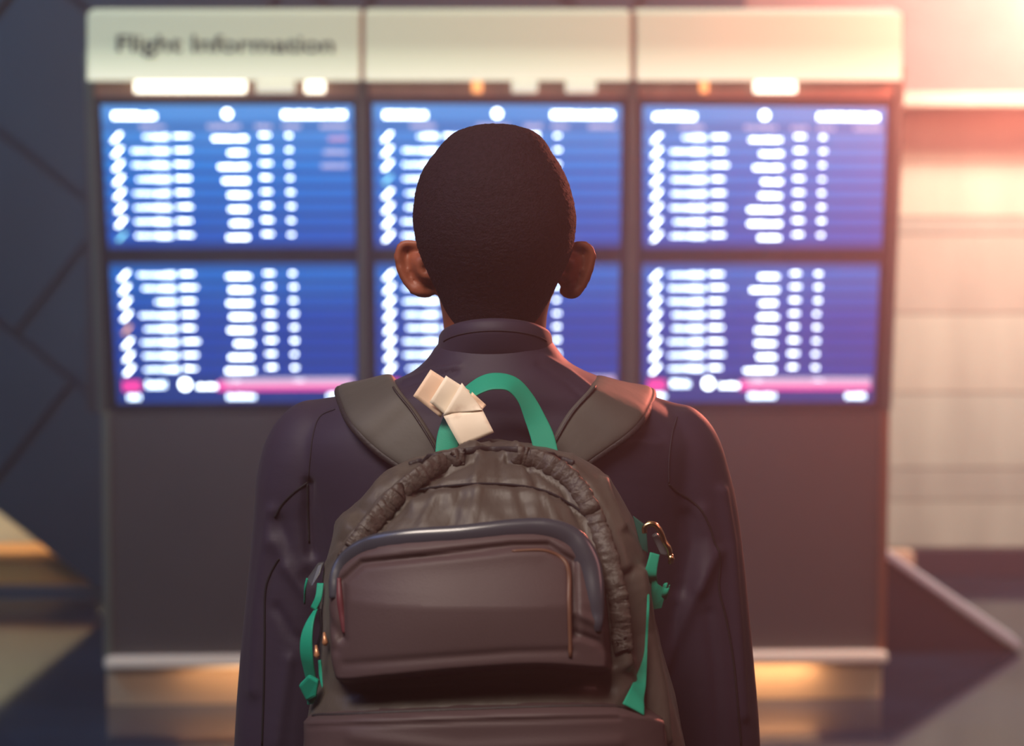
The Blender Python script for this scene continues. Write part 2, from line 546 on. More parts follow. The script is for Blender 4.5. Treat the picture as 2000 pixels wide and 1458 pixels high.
class Flat:
    """flat marks shown on a screen, collected into one mesh"""
    def __init__(self, corners, out):
        self.c, self.out, self.v, self.f = corners, out, [], []

    def poly(self, pts):
        n = len(self.v)
        for u, v in pts:
            self.v.append(up_pl.hit(*bil(self.c, u, v), self.out) - org_)
        self.f.append(list(range(n, n + len(pts))))

    def bar(self, u0, v0, u1, v1):
        self.poly([(u0, v1), (u1, v1), (u1, v0), (u0, v0)])

    def word(self, u0, u1, v, h=0.03, rnd=random):
        """short glyph-like strokes from u0 to u1"""
        u = u0
        while u < u1 - 0.004:
            w = min(rnd.choice([0.0075, 0.010, 0.012]), u1 - u)
            hh = h * rnd.choice([1.0, 1.0, 0.8])
            self.bar(u, v - h / 2 + (h - hh), u + w, v + h / 2)
            u += w + 0.0028

    def disc(self, u, v, r, ry=None, n=20):
        ry = ry or r * 1.75
        self.poly([(u + r * math.cos(-2 * math.pi * i / n), v + ry * math.sin(-2 * math.pi * i / n)) for i in range(n)])

    def build(self, name, m, parent):
        if self.f:
            o = new_obj(name, self.v, self.f, m, parent)
            o['kind'] = 'stuff'
            return o


SCR = {
    (0, 0): [(197, 205), (689, 205), (694, 485), (212, 486)],
    (0, 1): [(214, 515), (695, 514), (697, 786), (230, 789)],
    (1, 0): [(728, 203), (1214, 206), (1211, 484), (732, 486)],
    (1, 1): [(733, 514), (1210, 514), (1207, 783), (736, 786)],
    (2, 0): [(1256, 206), (1732, 210), (1722, 486), (1256, 486)],
    (2, 1): [(1255, 515), (1718, 515), (1706, 786), (1254, 786)],
}
for (ci, ri), c in SCR.items():
    rs = random.Random(10 * ci + ri)
    cen = [sum(p[0] for p in c) / 4, sum(p[1] for p in c) / 4]
    grow = lambda p, a, b2: (p[0] + (a if p[0] > cen[0] else -a), p[1] + (b2 if p[1] > cen[1] else -b2))
    bez = [grow(p, 10, 15) for p in c]
    mon = pslab('monitor', up_pl, [bez[3], bez[2], bez[1], bez[0]], 0.012, 0.05, M_bezel, bevel=0.004)
    scr = pslab('screen', up_pl, [c[3], c[2], c[1], c[0]], 0.0145, 0.002, M_scrA if ri == 0 else M_scrB, parent=mon)
    bands, txt, txt2, pale, pink, lpink, odd = [Flat(c, 0.0155 + 0.0005 * k) for k in range(7)]
    if ri == 0:
        bands.bar(0.0, 0.0, 1.0, 0.11)
        txt.word(0.045, 0.215, 0.075, 0.045, rs)
        txt.disc(0.5, 0.062, 0.017)
        txt.word(0.72, 0.97, 0.068, 0.045, rs)
        for a, b2 in ((0.15, 0.25), (0.42, 0.55), (0.61, 0.68), (0.72, 0.79), (0.87, 0.98)):
            pale.word(a, b2, 0.15, 0.03, rs)
        v0, dv_, n = 0.222, 0.0985, 8
    else:
        v0, dv_, n = 0.082, 0.0965, 8
    for i in range(n):
        v = v0 + dv_ * i
        bands.bar(0.0, v - dv_ * 0.32, 1.0, v + dv_ * 0.34)
        tx = txt
        # airline mark, slanted
        m1 = odd if ((ci, ri, i) in ((0, 1, 4), (0, 0, 7), (1, 0, 3))) else txt
        m1.poly([(0.033, v + 0.036), (0.048, v + 0.036), (0.080, v - 0.026), (0.066, v - 0.026)])
        a = rs.choice([0.115, 0.115, 0.12, 0.13]) + (0.05 if (i == 0 and ri == 0) or (i == 2 and ri == 1 and ci == 0) else 0)
        txt2.word(a, 0.20, v, 0.022, rs)
        txt2.word(0.20, 0.262, v, 0.035, rs)
        txt.word(0.20, 0.262, v, 0.008, rs)
        txt.word(0.285, 0.345 + rs.choice([-0.005, 0, 0.006]), v - 0.006, 0.017, rs)
        txt.word(0.475 + rs.choice([-0.035, -0.015, 0, 0.01, 0.02, 0.025]), 0.575, v + 0.012, 0.024, rs)
        txt.word(0.628, 0.668, v - 0.012, 0.018, rs)
        txt.word(0.733, 0.752 + rs.choice([0, 0.004]), v - 0.008, 0.018, rs)
    if ri == 0 and ci == 0:
        odd2 = Flat(c, 0.0192)
        odd2.word(0.90, 0.975, 0.235, 0.03, rs)
        odd2.build('remark_text', M_lpink, mon)
        for k in range(2):
            pale.word(0.88 - 0.01 * k, 0.975, 0.33 + 0.095 * k, 0.03, rs)
    if ri == 1:
        pale.bar(0.44, 0.822, 0.985, 0.84)
        lpink.bar(0.45, 0.842, 0.985, 0.885)
        pink.bar(0.025, 0.838, 0.10, 0.912)
        pink.bar(0.44, 0.885, 0.985, 0.912)
        pink.bar(0.42, 0.845, 0.455, 0.912)
        pink.bar(0.595, 0.865, 0.665, 0.912)
        txt2.word(0.125, 0.205, 0.865, 0.05, rs)
        txt.disc(0.285, 0.865, 0.022)
        txt.word(0.335, 0.415, 0.88, 0.03, rs)
        txt.disc(0.497, 0.868, 0.018, 0.045)
        txt2.word(0.53, 0.585, 0.88, 0.035, rs)
        txt.disc(0.68, 0.885, 0.012)
        txt.disc(0.76, 0.865, 0.024)
        txt.word(0.80, 0.83, 0.875, 0.03, rs)
        txt2.word(0.045, 0.10, 0.955, 0.035, rs)
        txt2.word(0.46, 0.575, 0.955, 0.035, rs)
        txt2.word(0.88, 0.965, 0.955, 0.035, rs)
    BUILT = []
    bands.build('row_bands', M_bandA if ri == 0 else M_bandB, mon)
    pale.build('column_headings', M_pale, mon)
    pink.build('ticker_bar', M_pink, mon)
    lpink.build('ticker_light_bar', M_lpink, mon)
    txt2.build('destination_text', M_txt2, mon)
    txt.build('timetable_text', M_txt, mon)
    odd.build('coloured_mark', M_org if ri else M_cyan, mon)

# ------------------------------------------------------------------ lofting helpers
def ring(cx, cy, z, rx, rb, rf, n=2.2, N=48, rxr=None):
    """closed ring; rb = extent toward the camera (-Y), rf = extent away (+Y)"""
    out = []
    for i in range(N):
        a = 2 * math.pi * i / N
        c, s = math.cos(a), math.sin(a)
        ex = 2.0 / n
        x = math.copysign(abs(c) ** ex, c) * rx
        y = math.copysign(abs(s) ** ex, s) * (rf if s > 0 else rb)
        out.append(Vector((cx + x, cy + y, z)))
    return out


def loft_rings(rings):
    N = len(rings[0])
    v = [p for r in rings for p in r]
    f = []
    for k in range(len(rings) - 1):
        for i in range(N):
            a, b2 = k * N + i, k * N + (i + 1) % N
            f.append([a, b2, b2 + N, a + N])
    f.append(list(range(N - 1, -1, -1)))
    f.append([(len(rings) - 1) * N + i for i in range(N)])
    return v, f


def catmull(pts, per=8):
    """smooth resampling of a list of number tuples"""
    P_ = [np.array(p, dtype=float) for p in pts]
    P_ = [2 * P_[0] - P_[1]] + P_ + [2 * P_[-1] - P_[-2]]
    out = []
    for i in range(1, len(P_) - 2):
        for k in range(per):
            t = k / per
            a, b2, c, d = P_[i - 1], P_[i], P_[i + 1], P_[i + 2]
            out.append(0.5 * (2 * b2 + (c - a) * t + (2 * a - 5 * b2 + 4 * c - d) * t * t + (3 * b2 - a - 3 * c + d) * t ** 3))
    out.append(P_[-2])
    return out


def tube(pts, N=16, caps=True, flat=None, nrm=None):
    """pts: list of (Vector, r) or (Vector, r1, r2); returns verts, faces. With nrm (list of normals) the section is an
    ellipse r1 wide (across) and r2 thick along the normal."""
    v, f = [], []
    n = len(pts)
    prev = None
    for i, p in enumerate(pts):
        c = Vector(p[0])
        t = (Vector(pts[min(i + 1, n - 1)][0]) - Vector(pts[max(i - 1, 0)][0])).normalized()
        if nrm is not None:
            u = nrm[i].normalized()
            u = (u - t * u.dot(t)).normalized()
        else:
            if prev is None:
                ref = Vector((0, 0, 1)) if abs(t.z) < 0.9 else Vector((0, 1, 0))
                u = (ref - t * ref.dot(t)).normalized()
            else:
                u = (prev - t * prev.dot(t)).normalized()
        prev = u
        w = t.cross(u)
        r1 = p[1]
        r2 = p[2] if len(p) > 2 else r1
        for k in range(N):
            a = 2 * math.pi * k / N
            v.append(c + w * (math.cos(a) * r1) + u * (math.sin(a) * r2))
    for i in range(n - 1):
        for k in range(N):
            a, b2 = i * N + k, i * N + (k + 1) % N
            f.append([a, b2, b2 + N, a + N])
    if caps:
        f.append(list(range(N - 1, -1, -1)))
        f.append([(n - 1) * N + k for k in range(N)])
    return v, f


def merge(*parts):
    v, f = [], []
    for pv, pf in parts:
        n = len(v)
        v += pv
        f += [[i + n for i in q] for q in pf]
    return v, f


def fix_normals(o):
    bm = bmesh.new()
    bm.from_mesh(o.data)
    bmesh.ops.recalc_face_normals(bm, faces=bm.faces)
    bm.to_mesh(o.data)
    bm.free()


def remeshed(name, v, f, material, parent, voxel=0.004, smooth=6, factor=0.5):
    """union of closed shapes into one continuous skin"""
    o = new_obj(name, v, f, material, parent)
    fix_normals(o)
    m = o.modifiers.new('r', 'REMESH')
    m.mode = 'VOXEL'
    m.voxel_size = voxel
    if smooth:
        s = o.modifiers.new('s', 'SMOOTH')
        s.iterations = smooth
        s.factor = factor
    dg_ = bpy.context.evaluated_depsgraph_get()
    nm = bpy.data.meshes.new_from_object(o.evaluated_get(dg_))
    o.modifiers.clear()
    o.data = nm
    nm.name = name
    nm.materials.clear()
    nm.materials.append(material)
    nm.polygons.foreach_set('use_smooth', [True] * len(nm.polygons))
    return o


def bvh_of(o):
    me = o.data
    off = o.matrix_world.translation if o.parent is None else o.parent.location + o.location
    return BVHTree.FromPolygons([v.co + off for v in me.vertices], [list(p.vertices) for p in me.polygons])


def snap(bv, px, py, lift=0.0, fallback=None):
    """point where the sight line through the pixel meets a surface"""
    d = ray(px, py)
    loc, nrm, idx, dist = bv.ray_cast(EYE, d)
    if loc is None:
        if fallback is None:
            return None, None
        return P(px, py, fallback), Vector((0, -1, 0))
    if nrm.dot(d) > 0:
        nrm = -nrm
    return loc + nrm * lift, nrm


# ------------------------------------------------------------------ the traveller
M_skin = mat('brown_skin', rgb(150, 82, 58), rough=0.5, var=0.10, scale=30, bump=0.04, bscale=300)
M_skin.node_tree.nodes['Principled BSDF'].inputs['Subsurface Weight'].default_value = 0.15
M_skin.node_tree.nodes['Principled BSDF'].inputs['Subsurface Radius'].default_value = (0.02, 0.006, 0.003)
M_hair = mat('cropped_black_hair', rgb(19, 13, 22), rough=0.8, spec=0.2, bump=0.35, bscale=500, col2=rgb(34, 24, 34), scale=260)
M_jack = mat('dark_jacket', rgb(47, 39, 58), rough=0.62, spec=0.35, var=0.08, scale=5, bump=0.10, bscale=14, bstretch=(1, 1, 2.5), sheen=0.05)
M_seam = mat('seam_black', rgb(12, 10, 20), rough=0.8)
M_trou = mat('dark_trousers', rgb(26, 28, 38), rough=0.8)
M_shoe = mat('black_shoe', rgb(20, 20, 22), rough=0.5)
M_eye = mat('eye_white', rgb(225, 220, 212), rough=0.15)
M_iris = mat('dark_iris', rgb(30, 18, 12), rough=0.1)
M_lip = mat('lips', rgb(110, 58, 52), rough=0.45)

YH = 2.0
man = empty('person', (0, 0, 0))
man.location = (P(967, 700, YH).x, 2.03, 0)
tag(man, 'person seen from behind in dark purplish jacket with cropped black hair, facing the board', 'person')


def loc_of(parent, vs):
    o = parent.location
    return [Vector(p) - o for p in vs]


# head profile: py, xl, xr (outline of the hair at depth YH), yback, yfront
HEAD = [
    (243, 950, 982, 1.985, 2.005), (247, 925, 1010, 1.965, 2.025), (258, 893, 1042, 1.945, 2.045), (275, 871, 1062, 1.928, 2.06),
    (300, 850, 1078, 1.915, 2.074), (330, 829, 1097, 1.905, 2.084), (368, 815, 1113, 1.898, 2.091), (420, 808, 1124, 1.895, 2.095),
    (460, 812, 1122, 1.897, 2.094), (490, 819, 1117, 1.902, 2.093), (520, 829, 1107, 1.910, 2.094), (550, 839, 1096, 1.920, 2.095),
    (580, 847, 1087, 1.930, 2.094), (610, 853, 1079, 1.938, 2.092), (640, 857, 1076, 1.943, 2.09), (675, 858, 1076, 1.945, 2.08),
    (705, 856, 1078, 1.945, 2.06), (740, 850, 1082, 1.945, 2.055), (790, 830, 1105, 1.94, 2.07)]


def head_rows(shrink, per=4, upto=999):
    rows = []
    for r in catmull([h for h in HEAD if h[0] <= upto], per):
        py, xl, xr, yb, yf = r
        a, b2 = P(xl, py, YH), P(xr, py, YH)
        rows.append((a.z, (a.x + b2.x) / 2, (b2.x - a.x) / 2 - shrink, yb + shrink, yf - shrink))
    return rows


def head_ring(row, N=64):
    z, cx, rx, yb, yf = row
    ym = yb + (yf - yb) * 0.47
    return ring(cx, ym, z, rx, ym - yb, yf - ym, 2.15, N)


zt_head = P(967, 242, YH).z
skull = []
for k, row in enumerate(head_rows(0.0045)):
    z, cx, rx, yb, yf = row
    r_ = head_ring((z, cx, max(rx, 0.003), yb, yf))
    skull.append(r_)
# face relief
zn = P(967, 530, YH).z
zm = P(967, 600, YH).z
ze = P(967, 475, YH).z
for r_ in skull:
    for p in r_:
        cx = man.location.x
        if p.y > 2.04:
            dx, dz = p.x - cx, p.z
            p.y += 0.020 * math.exp(-(dx / 0.012) ** 2 - ((dz - zn) / 0.018) ** 2)          # nose
            p.y += 0.010 * math.exp(-(dx / 0.010) ** 2 - ((dz - zn - 0.02) / 0.02) ** 2)    # bridge
            p.y += 0.006 * math.exp(-(dx / 0.022) ** 2 - ((dz - zm) / 0.010) ** 2)          # mouth
            p.y += 0.005 * math.exp(-(dx / 0.02) ** 2 - ((dz - zm + 0.035) / 0.012) ** 2)   # chin
            for s in (-1, 1):
                p.y -= 0.008 * math.exp(-((dx - s * 0.031) / 0.014) ** 2 - ((dz - ze) / 0.010) ** 2)
            p.y += 0.004 * math.exp(-(dx / 0.05) ** 2 - ((dz - ze - 0.018) / 0.008) ** 2)
skull = skull[::-1]
head_part = loft_rings(skull)

# ears, seen from behind: outline pixels going round from the upper root to the lobe
def ear(outline, root, side):
    pts = catmull(outline, 5)
    v, f = [], []
    n = len(pts)
    # rim tube
    rim = []
    for i, p in enumerate(pts):
        t = i / (n - 1)
        Yp = 2.008 + 0.004 * math.sin(math.pi * t) + (0.006 if t > 0.8 else 0)
        r = 0.0032 + 0.0016 * math.sin(math.pi * t) + (0.0014 if t > 0.7 else 0)
        rim.append((P(p[0], p[1], Yp), r))
    parts = [tube(rim, 10)]
    # back plate between the rim and the skull, bulging toward the camera near the head
    m = 8
    grid = []
    for j in range(m + 1):
        s = j / m
        row = []
        for i, p in enumerate(pts):
            q = root[0] + (p[0] - root[0]) * (1 - s), root[1] + (p[1] - root[1]) * (1 - s)
            yy = 2.011 - 0.018 * math.exp(-((s - 0.66) / 0.24) ** 2) + 0.004 * math.exp(-((s - 0.25) / 0.12) ** 2) + 0.004 * math.sin(math.pi * i / (n - 1)) * (1 - s)
            row.append(P(q[0], q[1], yy))
        grid.append(row)
    gv = [p for row in grid for p in row] + [p + Vector((0, 0.011, 0)) for row in grid for p in row]
    T = (m + 1) * n
    gf = []
    for j in range(m):
        for i in range(n - 1):
            a = j * n + i
            gf.append([a, a + 1, a + n + 1, a + n])
            gf.append([a + T, a + n + T, a + n + 1 + T, a + 1 + T])
    for i in range(n - 1):
        gf.append([i, i + T, i + 1 + T, i + 1])
        a = m * n + i
        gf.append([a, a + 1, a + 1 + T, a + T])
    for j in range(m):
        a = j * n
        gf.append([a, a + n, a + n + T, a + T])
        a = j * n + n - 1
        gf.append([a, a + T, a + n + T, a + n])
    parts.append((gv, gf))
    return merge(*parts)


earL = ear([(830, 484), (812, 477), (794, 475), (782, 483), (778, 502), (782, 524), (791, 545), (803, 561), (820, 571), (836, 573), (846, 564)], (838, 525), -1)
earR = ear([(1104, 484), (1122, 479), (1140, 478), (1152, 486), (1156, 504), (1151, 526), (1143, 548), (1132, 566), (1118, 575), (1106, 573), (1096, 564)], (1098, 525), 1)

# torso table: py, xl, xr, y centre, depth back, depth front
YT = 2.03
TORSO = [(645, 873, 1063, 2.0, .05, .05), (672, 852, 1082, 2.0, .062, .06), (700, 832, 1103, 2.005, .075, .065),
         (722, 806, 1135, 2.012, .088, .075), (742, 768, 1178, 2.02, .098, .085), (762, 712, 1232, 2.025, .104, .095),
         (785, 655, 1287, 2.03, .108, .10), (812, 617, 1322, 2.03, .112, .105), (850, 585, 1355, 2.03, .118, .11),
         (900, 580, 1362, 2.03, .122, .115), (960, 590, 1356, 2.03, .124, .118), (1040, 600, 1350, 2.03, .122, .118),
         (1150, 606, 1345, 2.03, .118, .115), (1300, 612, 1338, 2.03, .112, .112), (1458, 618, 1330, 2.03, .108, .11),
         (1650, 612, 1335, 2.03, .110, .11), (1850, 602, 1345, 2.03, .118, .11)]


def torso_rings(shrink, N=56):
    out = []
    for r in catmull(TORSO, 4):
        py, xl, xr, yc, db, df = r
        a, b2 = P(xl, py, YT), P(xr, py, YT)
        out.append(ring((a.x + b2.x) / 2, yc, a.z, (b2.x - a.x) / 2 - shrink, db - shrink, df - shrink, 2.35, N))
    return out[::-1]


ARM_L = [(676, 850, 2.03, .046), (640, 885, 2.03, .060), (622, 950, 2.03, .0625), (611, 1020, 2.03, .060), (596, 1150, 2.025, .0585),
         (575, 1300, 2.02, .0555), (556, 1458, 2.015, .052), (545, 1600, 2.02, .048), (548, 1760, 2.045, .044), (560, 1925, 2.08, .039)]
ARM_R = [(1256, 850, 2.03, .046), (1284, 885, 2.03, .060), (1304, 950, 2.03, .0625), (1326, 1020, 2.03, .060), (1345, 1150, 2.025, .0585),
         (1364, 1300, 2.02, .0555), (1383, 1458, 2.015, .052), (1396, 1600, 2.02, .048), (1394, 1760, 2.045, .044), (1384, 1925, 2.08, .039)]


def arm(tab, shrink, until=99):
    pts = []
    for r in catmull(tab[:until], 5):
        pts.append((P(r[0], r[1], r[2]), r[3] - shrink))
    # rounded shoulder end
    p0, r0 = pts[0]
    d = (pts[0][0] - pts[1][0]).normalized()
    pts = [(p0 + d * r0 * 0.75, r0 * 0.55)] + pts
    return tube(pts, 28)


def hand(tab, side):
    """palm and five curled fingers hanging from the wrist"""
    w = P(tab[-1][0], tab[-1][1], tab[-1][2])
    parts = [tube([(w + Vector((0, 0, .03)), .027, .022), (w + Vector((0, .002, -.01)), .026, .020), (w + Vector((0, .006, -.04)), .036, .017),
                   (w + Vector((0, .010, -.08)), .040, .016), (w + Vector((0, .014, -.10)), .036, .013)], 20,
                  nrm=[Vector((side, 0, 0))] * 5)]
    L = [.062, .074, .080, .070]
    for i in range(4):
        yy = -0.028 + 0.0185 * i
        b0 = w + Vector((0, .012 + yy, -.085))
        inn = -side
        l = L[i]
        pts = [(b0, .0098), (b0 + Vector((inn * .004, 0, -.02 - l * .35)), .0095), (b0 + Vector((inn * .014, .002, -.02 - l * .66)), .0086),
               (b0 + Vector((inn * .028, .004, -.02 - l * .90)), .0078), (b0 + Vector((inn * .033, .005, -.02 - l * .96)), .004)]
        parts.append(tube(pts, 12))
    b0 = w + Vector((-side * .004, .024, -.02))
    parts.append(tube([(b0, .013), (b0 + Vector((-side * .012, .022, -.025)), .0125), (b0 + Vector((-side * .02, .032, -.055)), .0105),
                       (b0 + Vector((-side * .024, .034, -.078)), .009), (b0 + Vector((-side * .025, .034, -.085)), .005)], 12))
    return merge(*parts)


def leg(side, r_add=0.0):
    cx = man.location.x + side * 0.10
    return tube([(Vector((cx * 1.0, 2.03, 0.98)), .095 + r_add, .10 + r_add), (Vector((cx, 2.03, 0.82)), .092 + r_add, .095 + r_add),
                 (Vector((cx + side * .01, 2.035, 0.50)), .060 + r_add, .064 + r_add), (Vector((cx + side * .015, 2.02, 0.34)), .056 + r_add, .060 + r_add),
                 (Vector((cx + side * .02, 2.03, 0.12)), .040 + r_add * 1.8, .042 + r_add * 1.8),
                 (Vector((cx + side * .02, 2.03, 0.06)), .040 + r_add * 1.8, .045 + r_add * 1.8)], 24)


pelvis = loft_rings([ring(man.location.x, 2.03, 0.80, .12, .10, .09), ring(man.location.x, 2.03, 0.88, .175, .12, .10),
                     ring(man.location.x, 2.03, 1.0, .165, .11, .10), ring(man.location.x, 2.03, 1.08, .15, .10, .10)])
feet = []
for s in (-1, 1):
    cx = man.location.x + s * 0.12
    feet.append(tube([(Vector((cx, 1.985, 0.055)), .030), (Vector((cx, 2.03, 0.055)), .036), (Vector((cx + s * .01, 2.12, 0.045)), .038, .030), (Vector((cx + s * .012, 2.20, 0.035)), .036, .018)], 14))
body = remeshed('body', *(lambda m: (loc_of(man, m[0]), m[1]))(merge(
    head_part, earL, earR, loft_rings(torso_rings(0.014)), arm(ARM_L, 0.014), arm(ARM_R, 0.014), hand(ARM_L, -1), hand(ARM_R, 1),
    pelvis, leg(-1), leg(1), *feet)), M_skin, man, voxel=0.0032, smooth=3)

# eyes, brows and lips on the far side of the head
def ball(c, r, n=12, m=8):
    rings = []
    for j in range(1, m):
        a = math.pi * j / m
        rings.append(ring(c.x, c.y, c.z - r * math.cos(a), r * math.sin(a), r * math.sin(a), r * math.sin(a), 2, n))
    return loft_rings(rings)


for s in (-1, 1):
    c = Vector((man.location.x + s * 0.031, 2.068, ze))
    v, f = ball(c, 0.0125, 16, 10)
    e = new_obj('eye', loc_of(man, v), f, M_eye, man, True)
    v, f = ball(c + Vector((0, 0.0085, 0)), 0.0055, 12, 8)
    new_obj('iris', loc_of(man, v), f, M_iris, e, True)
    pts = [(Vector((man.location.x + s * (0.015 + 0.033 * k / 4), 2.088 - 0.010 * (k / 4) ** 2, ze + 0.020 + 0.003 * math.sin(k / 4 * math.pi))), 0.0028, 0.0022) for k in range(5)]
    v, f = tube(pts, 8)
    new_obj('eyebrow', loc_of(man, v), f, M_hair, man, True)
pts = [(Vector((man.location.x + 0.024 * math.cos(a), 2.098 - 0.006 * math.cos(a) ** 2, zm)), 0.0055 * math.sin(a) + 0.001) for a in [math.pi * k / 10 for k in range(11)]]
v, f = tube(pts, 8)
new_obj('lips', loc_of(man, v), f, M_lip, man, True)

# ---- cropped hair: a thick fuzzy cap with a hairline
def pyz(py):
    return P(967, py, YH).z


def line_z(th):
    """height of the hairline for the angle th from the back of the head (0) to the forehead (180)"""
    k = [(0, 665), (30, 645), (38, 632), (54, 608), (64, 590), (75, 572), (84, 545), (94, 505), (104, 530), (112, 525), (120, 440), (135, 360), (160, 335), (180, 330)]
    for (a0, p0), (a1, p1) in zip(k, k[1:]):
        if a0 <= th <= a1:
            t = (th - a0) / (a1 - a0)
            return pyz(p0 + (p1 - p0) * t)
    return pyz(330)


rows = head_rows(0.0, per=14, upto=680)
NH = 220
hv, hf = [], []
rng = random.Random(5)
for j, row in enumerate(rows):
    z, cx, rx, yb, yf = row
    for i, p in enumerate(head_ring(row, NH)):
        ym = yb + (yf - yb) * 0.47
        th = math.degrees(math.atan2(p.x - cx, -(p.y - ym)))
        edge = z - line_z(abs(th))
        d = (p - Vector((cx, ym, min(z, pyz(430))))).normalized()
        fade = max(0.0, min(1.0, edge / 0.028))
        depth = -0.0050 + 0.0050 * (fade ** 0.6)
        if edge < 0:
            depth = -0.007
        nz = (mnoise.noise(p * 330) * 0.0005 + mnoise.noise(p * 700) * 0.0005 + rng.uniform(-0.0003, 0.0003)) * fade
        hv.append(p + d * (depth + nz))
for j in range(len(rows) - 1):
    for i in range(NH):
        a, b2 = j * NH + i, j * NH + (i + 1) % NH
        hf.append([a, a + NH, b2 + NH, b2])
hf.append(list(range(NH)))
hair = new_obj('hair', loc_of(man, hv), hf, M_hair, man, True)

# ---- jacket
def wrinkle(o, fn):
    me = o.data
    nv = len(me.vertices)
    co = np.empty(nv * 3)
    me.vertices.foreach_get('co', co)
    no = np.empty(nv * 3)
    me.vertices.foreach_get('normal', no)
    co = co.reshape(-1, 3)
    no = no.reshape(-1, 3)
    off = np.array(o.parent.location)
    d = fn(co + off)
    co = co + no * d[:, None]
    me.vertices.foreach_set('co', co.ravel())
    me.update()


def px_of(w):
    """photo pixels of an array of world points"""
    v = w - np.array(EYE)
    cp, sp = math.cos(PITCH), math.sin(PITCH)
    fwd = v[:, 1] * cp - v[:, 2] * sp
    up_ = v[:, 1] * sp + v[:, 2] * cp
    return 1000 + F * v[:, 0] / fwd, 729 - F * up_ / fwd


def fold(px, py, pts, width, amp):
    """ridge (amp > 0) or groove along a polyline of photo pixels on the cloth"""
    d = np.full(px.shape, 1e9)
    for (x0, y0), (x1, y1) in zip(pts, pts[1:]):
        L2 = (x1 - x0) ** 2 + (y1 - y0) ** 2
        t = np.clip(((px - x0) * (x1 - x0) + (py - y0) * (y1 - y0)) / L2, 0, 1)
        dd = np.hypot(px - (x0 + t * (x1 - x0)), py - (y0 + t * (y1 - y0)))
        d = np.minimum(d, dd)
    return amp * np.exp(-(d / width) ** 2)


jack = remeshed('jacket', *(lambda m: (loc_of(man, m[0]), m[1]))(merge(
    loft_rings(torso_rings(0.0)), arm(ARM_L, 0.0), arm(ARM_R, 0.0))), M_jack, man, voxel=0.0036, smooth=10)


def jfold(w):
    x, y = px_of(w)
    back = w[:, 1] < 2.06
    d = np.zeros(len(w))
    F_ = [([(602, 945), (600, 1010), (607, 1080)], 10, -.007), ([(540, 1060), (560, 1085), (585, 1110)], 16, .004),
          ([(545, 1020), (560, 1075), (600, 1130)], 14, -.004), ([(530, 1000), (522, 1060), (505, 1180), (495, 1350)], 14, .004),
          ([(1345, 1010), (1352, 1060), (1335, 1150)], 15, -.005), ([(1372, 1000), (1388, 1050), (1366, 1150)], 15, .004),
          ([(1410, 960), (1428, 1060), (1440, 1200), (1452, 1400)], 10, .004), ([(1400, 1080), (1350, 1180), (1300, 1300)], 14, .005),
          ([(560, 1110), (600, 1160), (625, 1200)], 12, .004), ([(540, 1190), (570, 1240), (600, 1260)], 10, -.003),
          ([(1190, 870), (1240, 862), (1285, 868)], 9, .0015), ([(1200, 850), (1250, 842), (1290, 850)], 9, -.0015),
          
          ([(790, 745), (850, 722), (900, 716)], 5, .002), ([(780, 760), (840, 736), (890, 728)], 4, -.002),
          ([(1060, 700), (1110, 728), (1150, 760)], 5, .002), ([(1050, 715), (1100, 745), (1140, 780)], 5, -.002),
          ([(565, 1290), (548, 1400), (540, 1458)], 12, .003), ([(1385, 1200), (1400, 1320), (1405, 1458)], 12, -.003)]
    for pts, wd, am in F_:
        d += fold(x, y, pts, wd, am)
    d *= back
    n1 = np.array([mnoise.noise(Vector((p[0] * 9, p[1] * 9, p[2] * 5))) for p in w])
    return d + n1 * 0.0025


wrinkle(jack, jfold)
bj = bvh_of(jack)


def seam(name, pts, r, material, parent, bv, lift=0.0005, per=10, squash=None, N=8):
    out, nr = [], []
    for q in catmull(pts, per):
        p, n = snap(bv, q[0], q[1], lift)
        if p is not None:
            rr_ = q[2] if len(q) > 2 else r
            out.append((p, rr_, rr_ if squash is None else rr_ * squash))
            nr.append(n)
    v, f = tube(out, N, nrm=nr)
    return new_obj(name, loc_of(man, v), f, material, parent, True)


for pts in ([(600, 943), (575, 962), (552, 985), (537, 1010)], [(545, 1092), (528, 1122), (518, 1160), (517, 1250), (515, 1360), (512, 1456)],
            [(1306, 946), (1322, 962), (1345, 975), (1370, 998), (1386, 1030), (1395, 1060), (1406, 1088), (1404, 1150), (1418, 1210), (1432, 1290), (1441, 1380), (1447, 1456)],
            [(600, 945), (601, 1000), (604, 1060)]):
    seam('seam', pts, 0.0011, M_seam, jack, bj)
# faint shoulder seams
M_seam2 = mat('seam_soft', rgb(36, 30, 44), rough=0.8)
seam('seam', [(655, 800), (625, 815), (612, 850), (606, 900), (602, 940)], 0.0007, M_seam2, jack, bj)
seam('seam', [(1322, 815), (1312, 850), (1306, 900), (1306, 944)], 0.0007, M_seam2, jack, bj)

# stand-up collar: outer band, turned edge
cr = []
for py, xl, xr, yb, yf in ((612, 860, 1076, 1.933, 2.075), (620, 857, 1078, 1.928, 2.08), (645, 854, 1081, 1.926, 2.085), (672, 848, 1087, 1.9335, 2.08), (704, 836, 1100, 1.937, 2.07)):
    a, b2 = P(xl, py, YH), P(xr, py, YH)
    ym = (yb + yf) / 2 - 0.004
    cr.append(((a.x + b2.x) / 2, ym, a.z, (b2.x - a.x) / 2, ym - yb, yf - ym))


def collar_ring(c, inset, dz=0.0, N=72):
    rg = ring(c[0], c[1], c[2] + dz, c[3] - inset, c[4] - inset, c[5] - inset, 2.1, N)
    for p in rg:   # the collar dips to the front and rides up at the nape
        k = max(0.0, (p.y - (c[1] - c[4])) / (c[4] + c[5]))
        p.z -= 0.026 * k ** 0.9 + 0.016 * k
    return rg


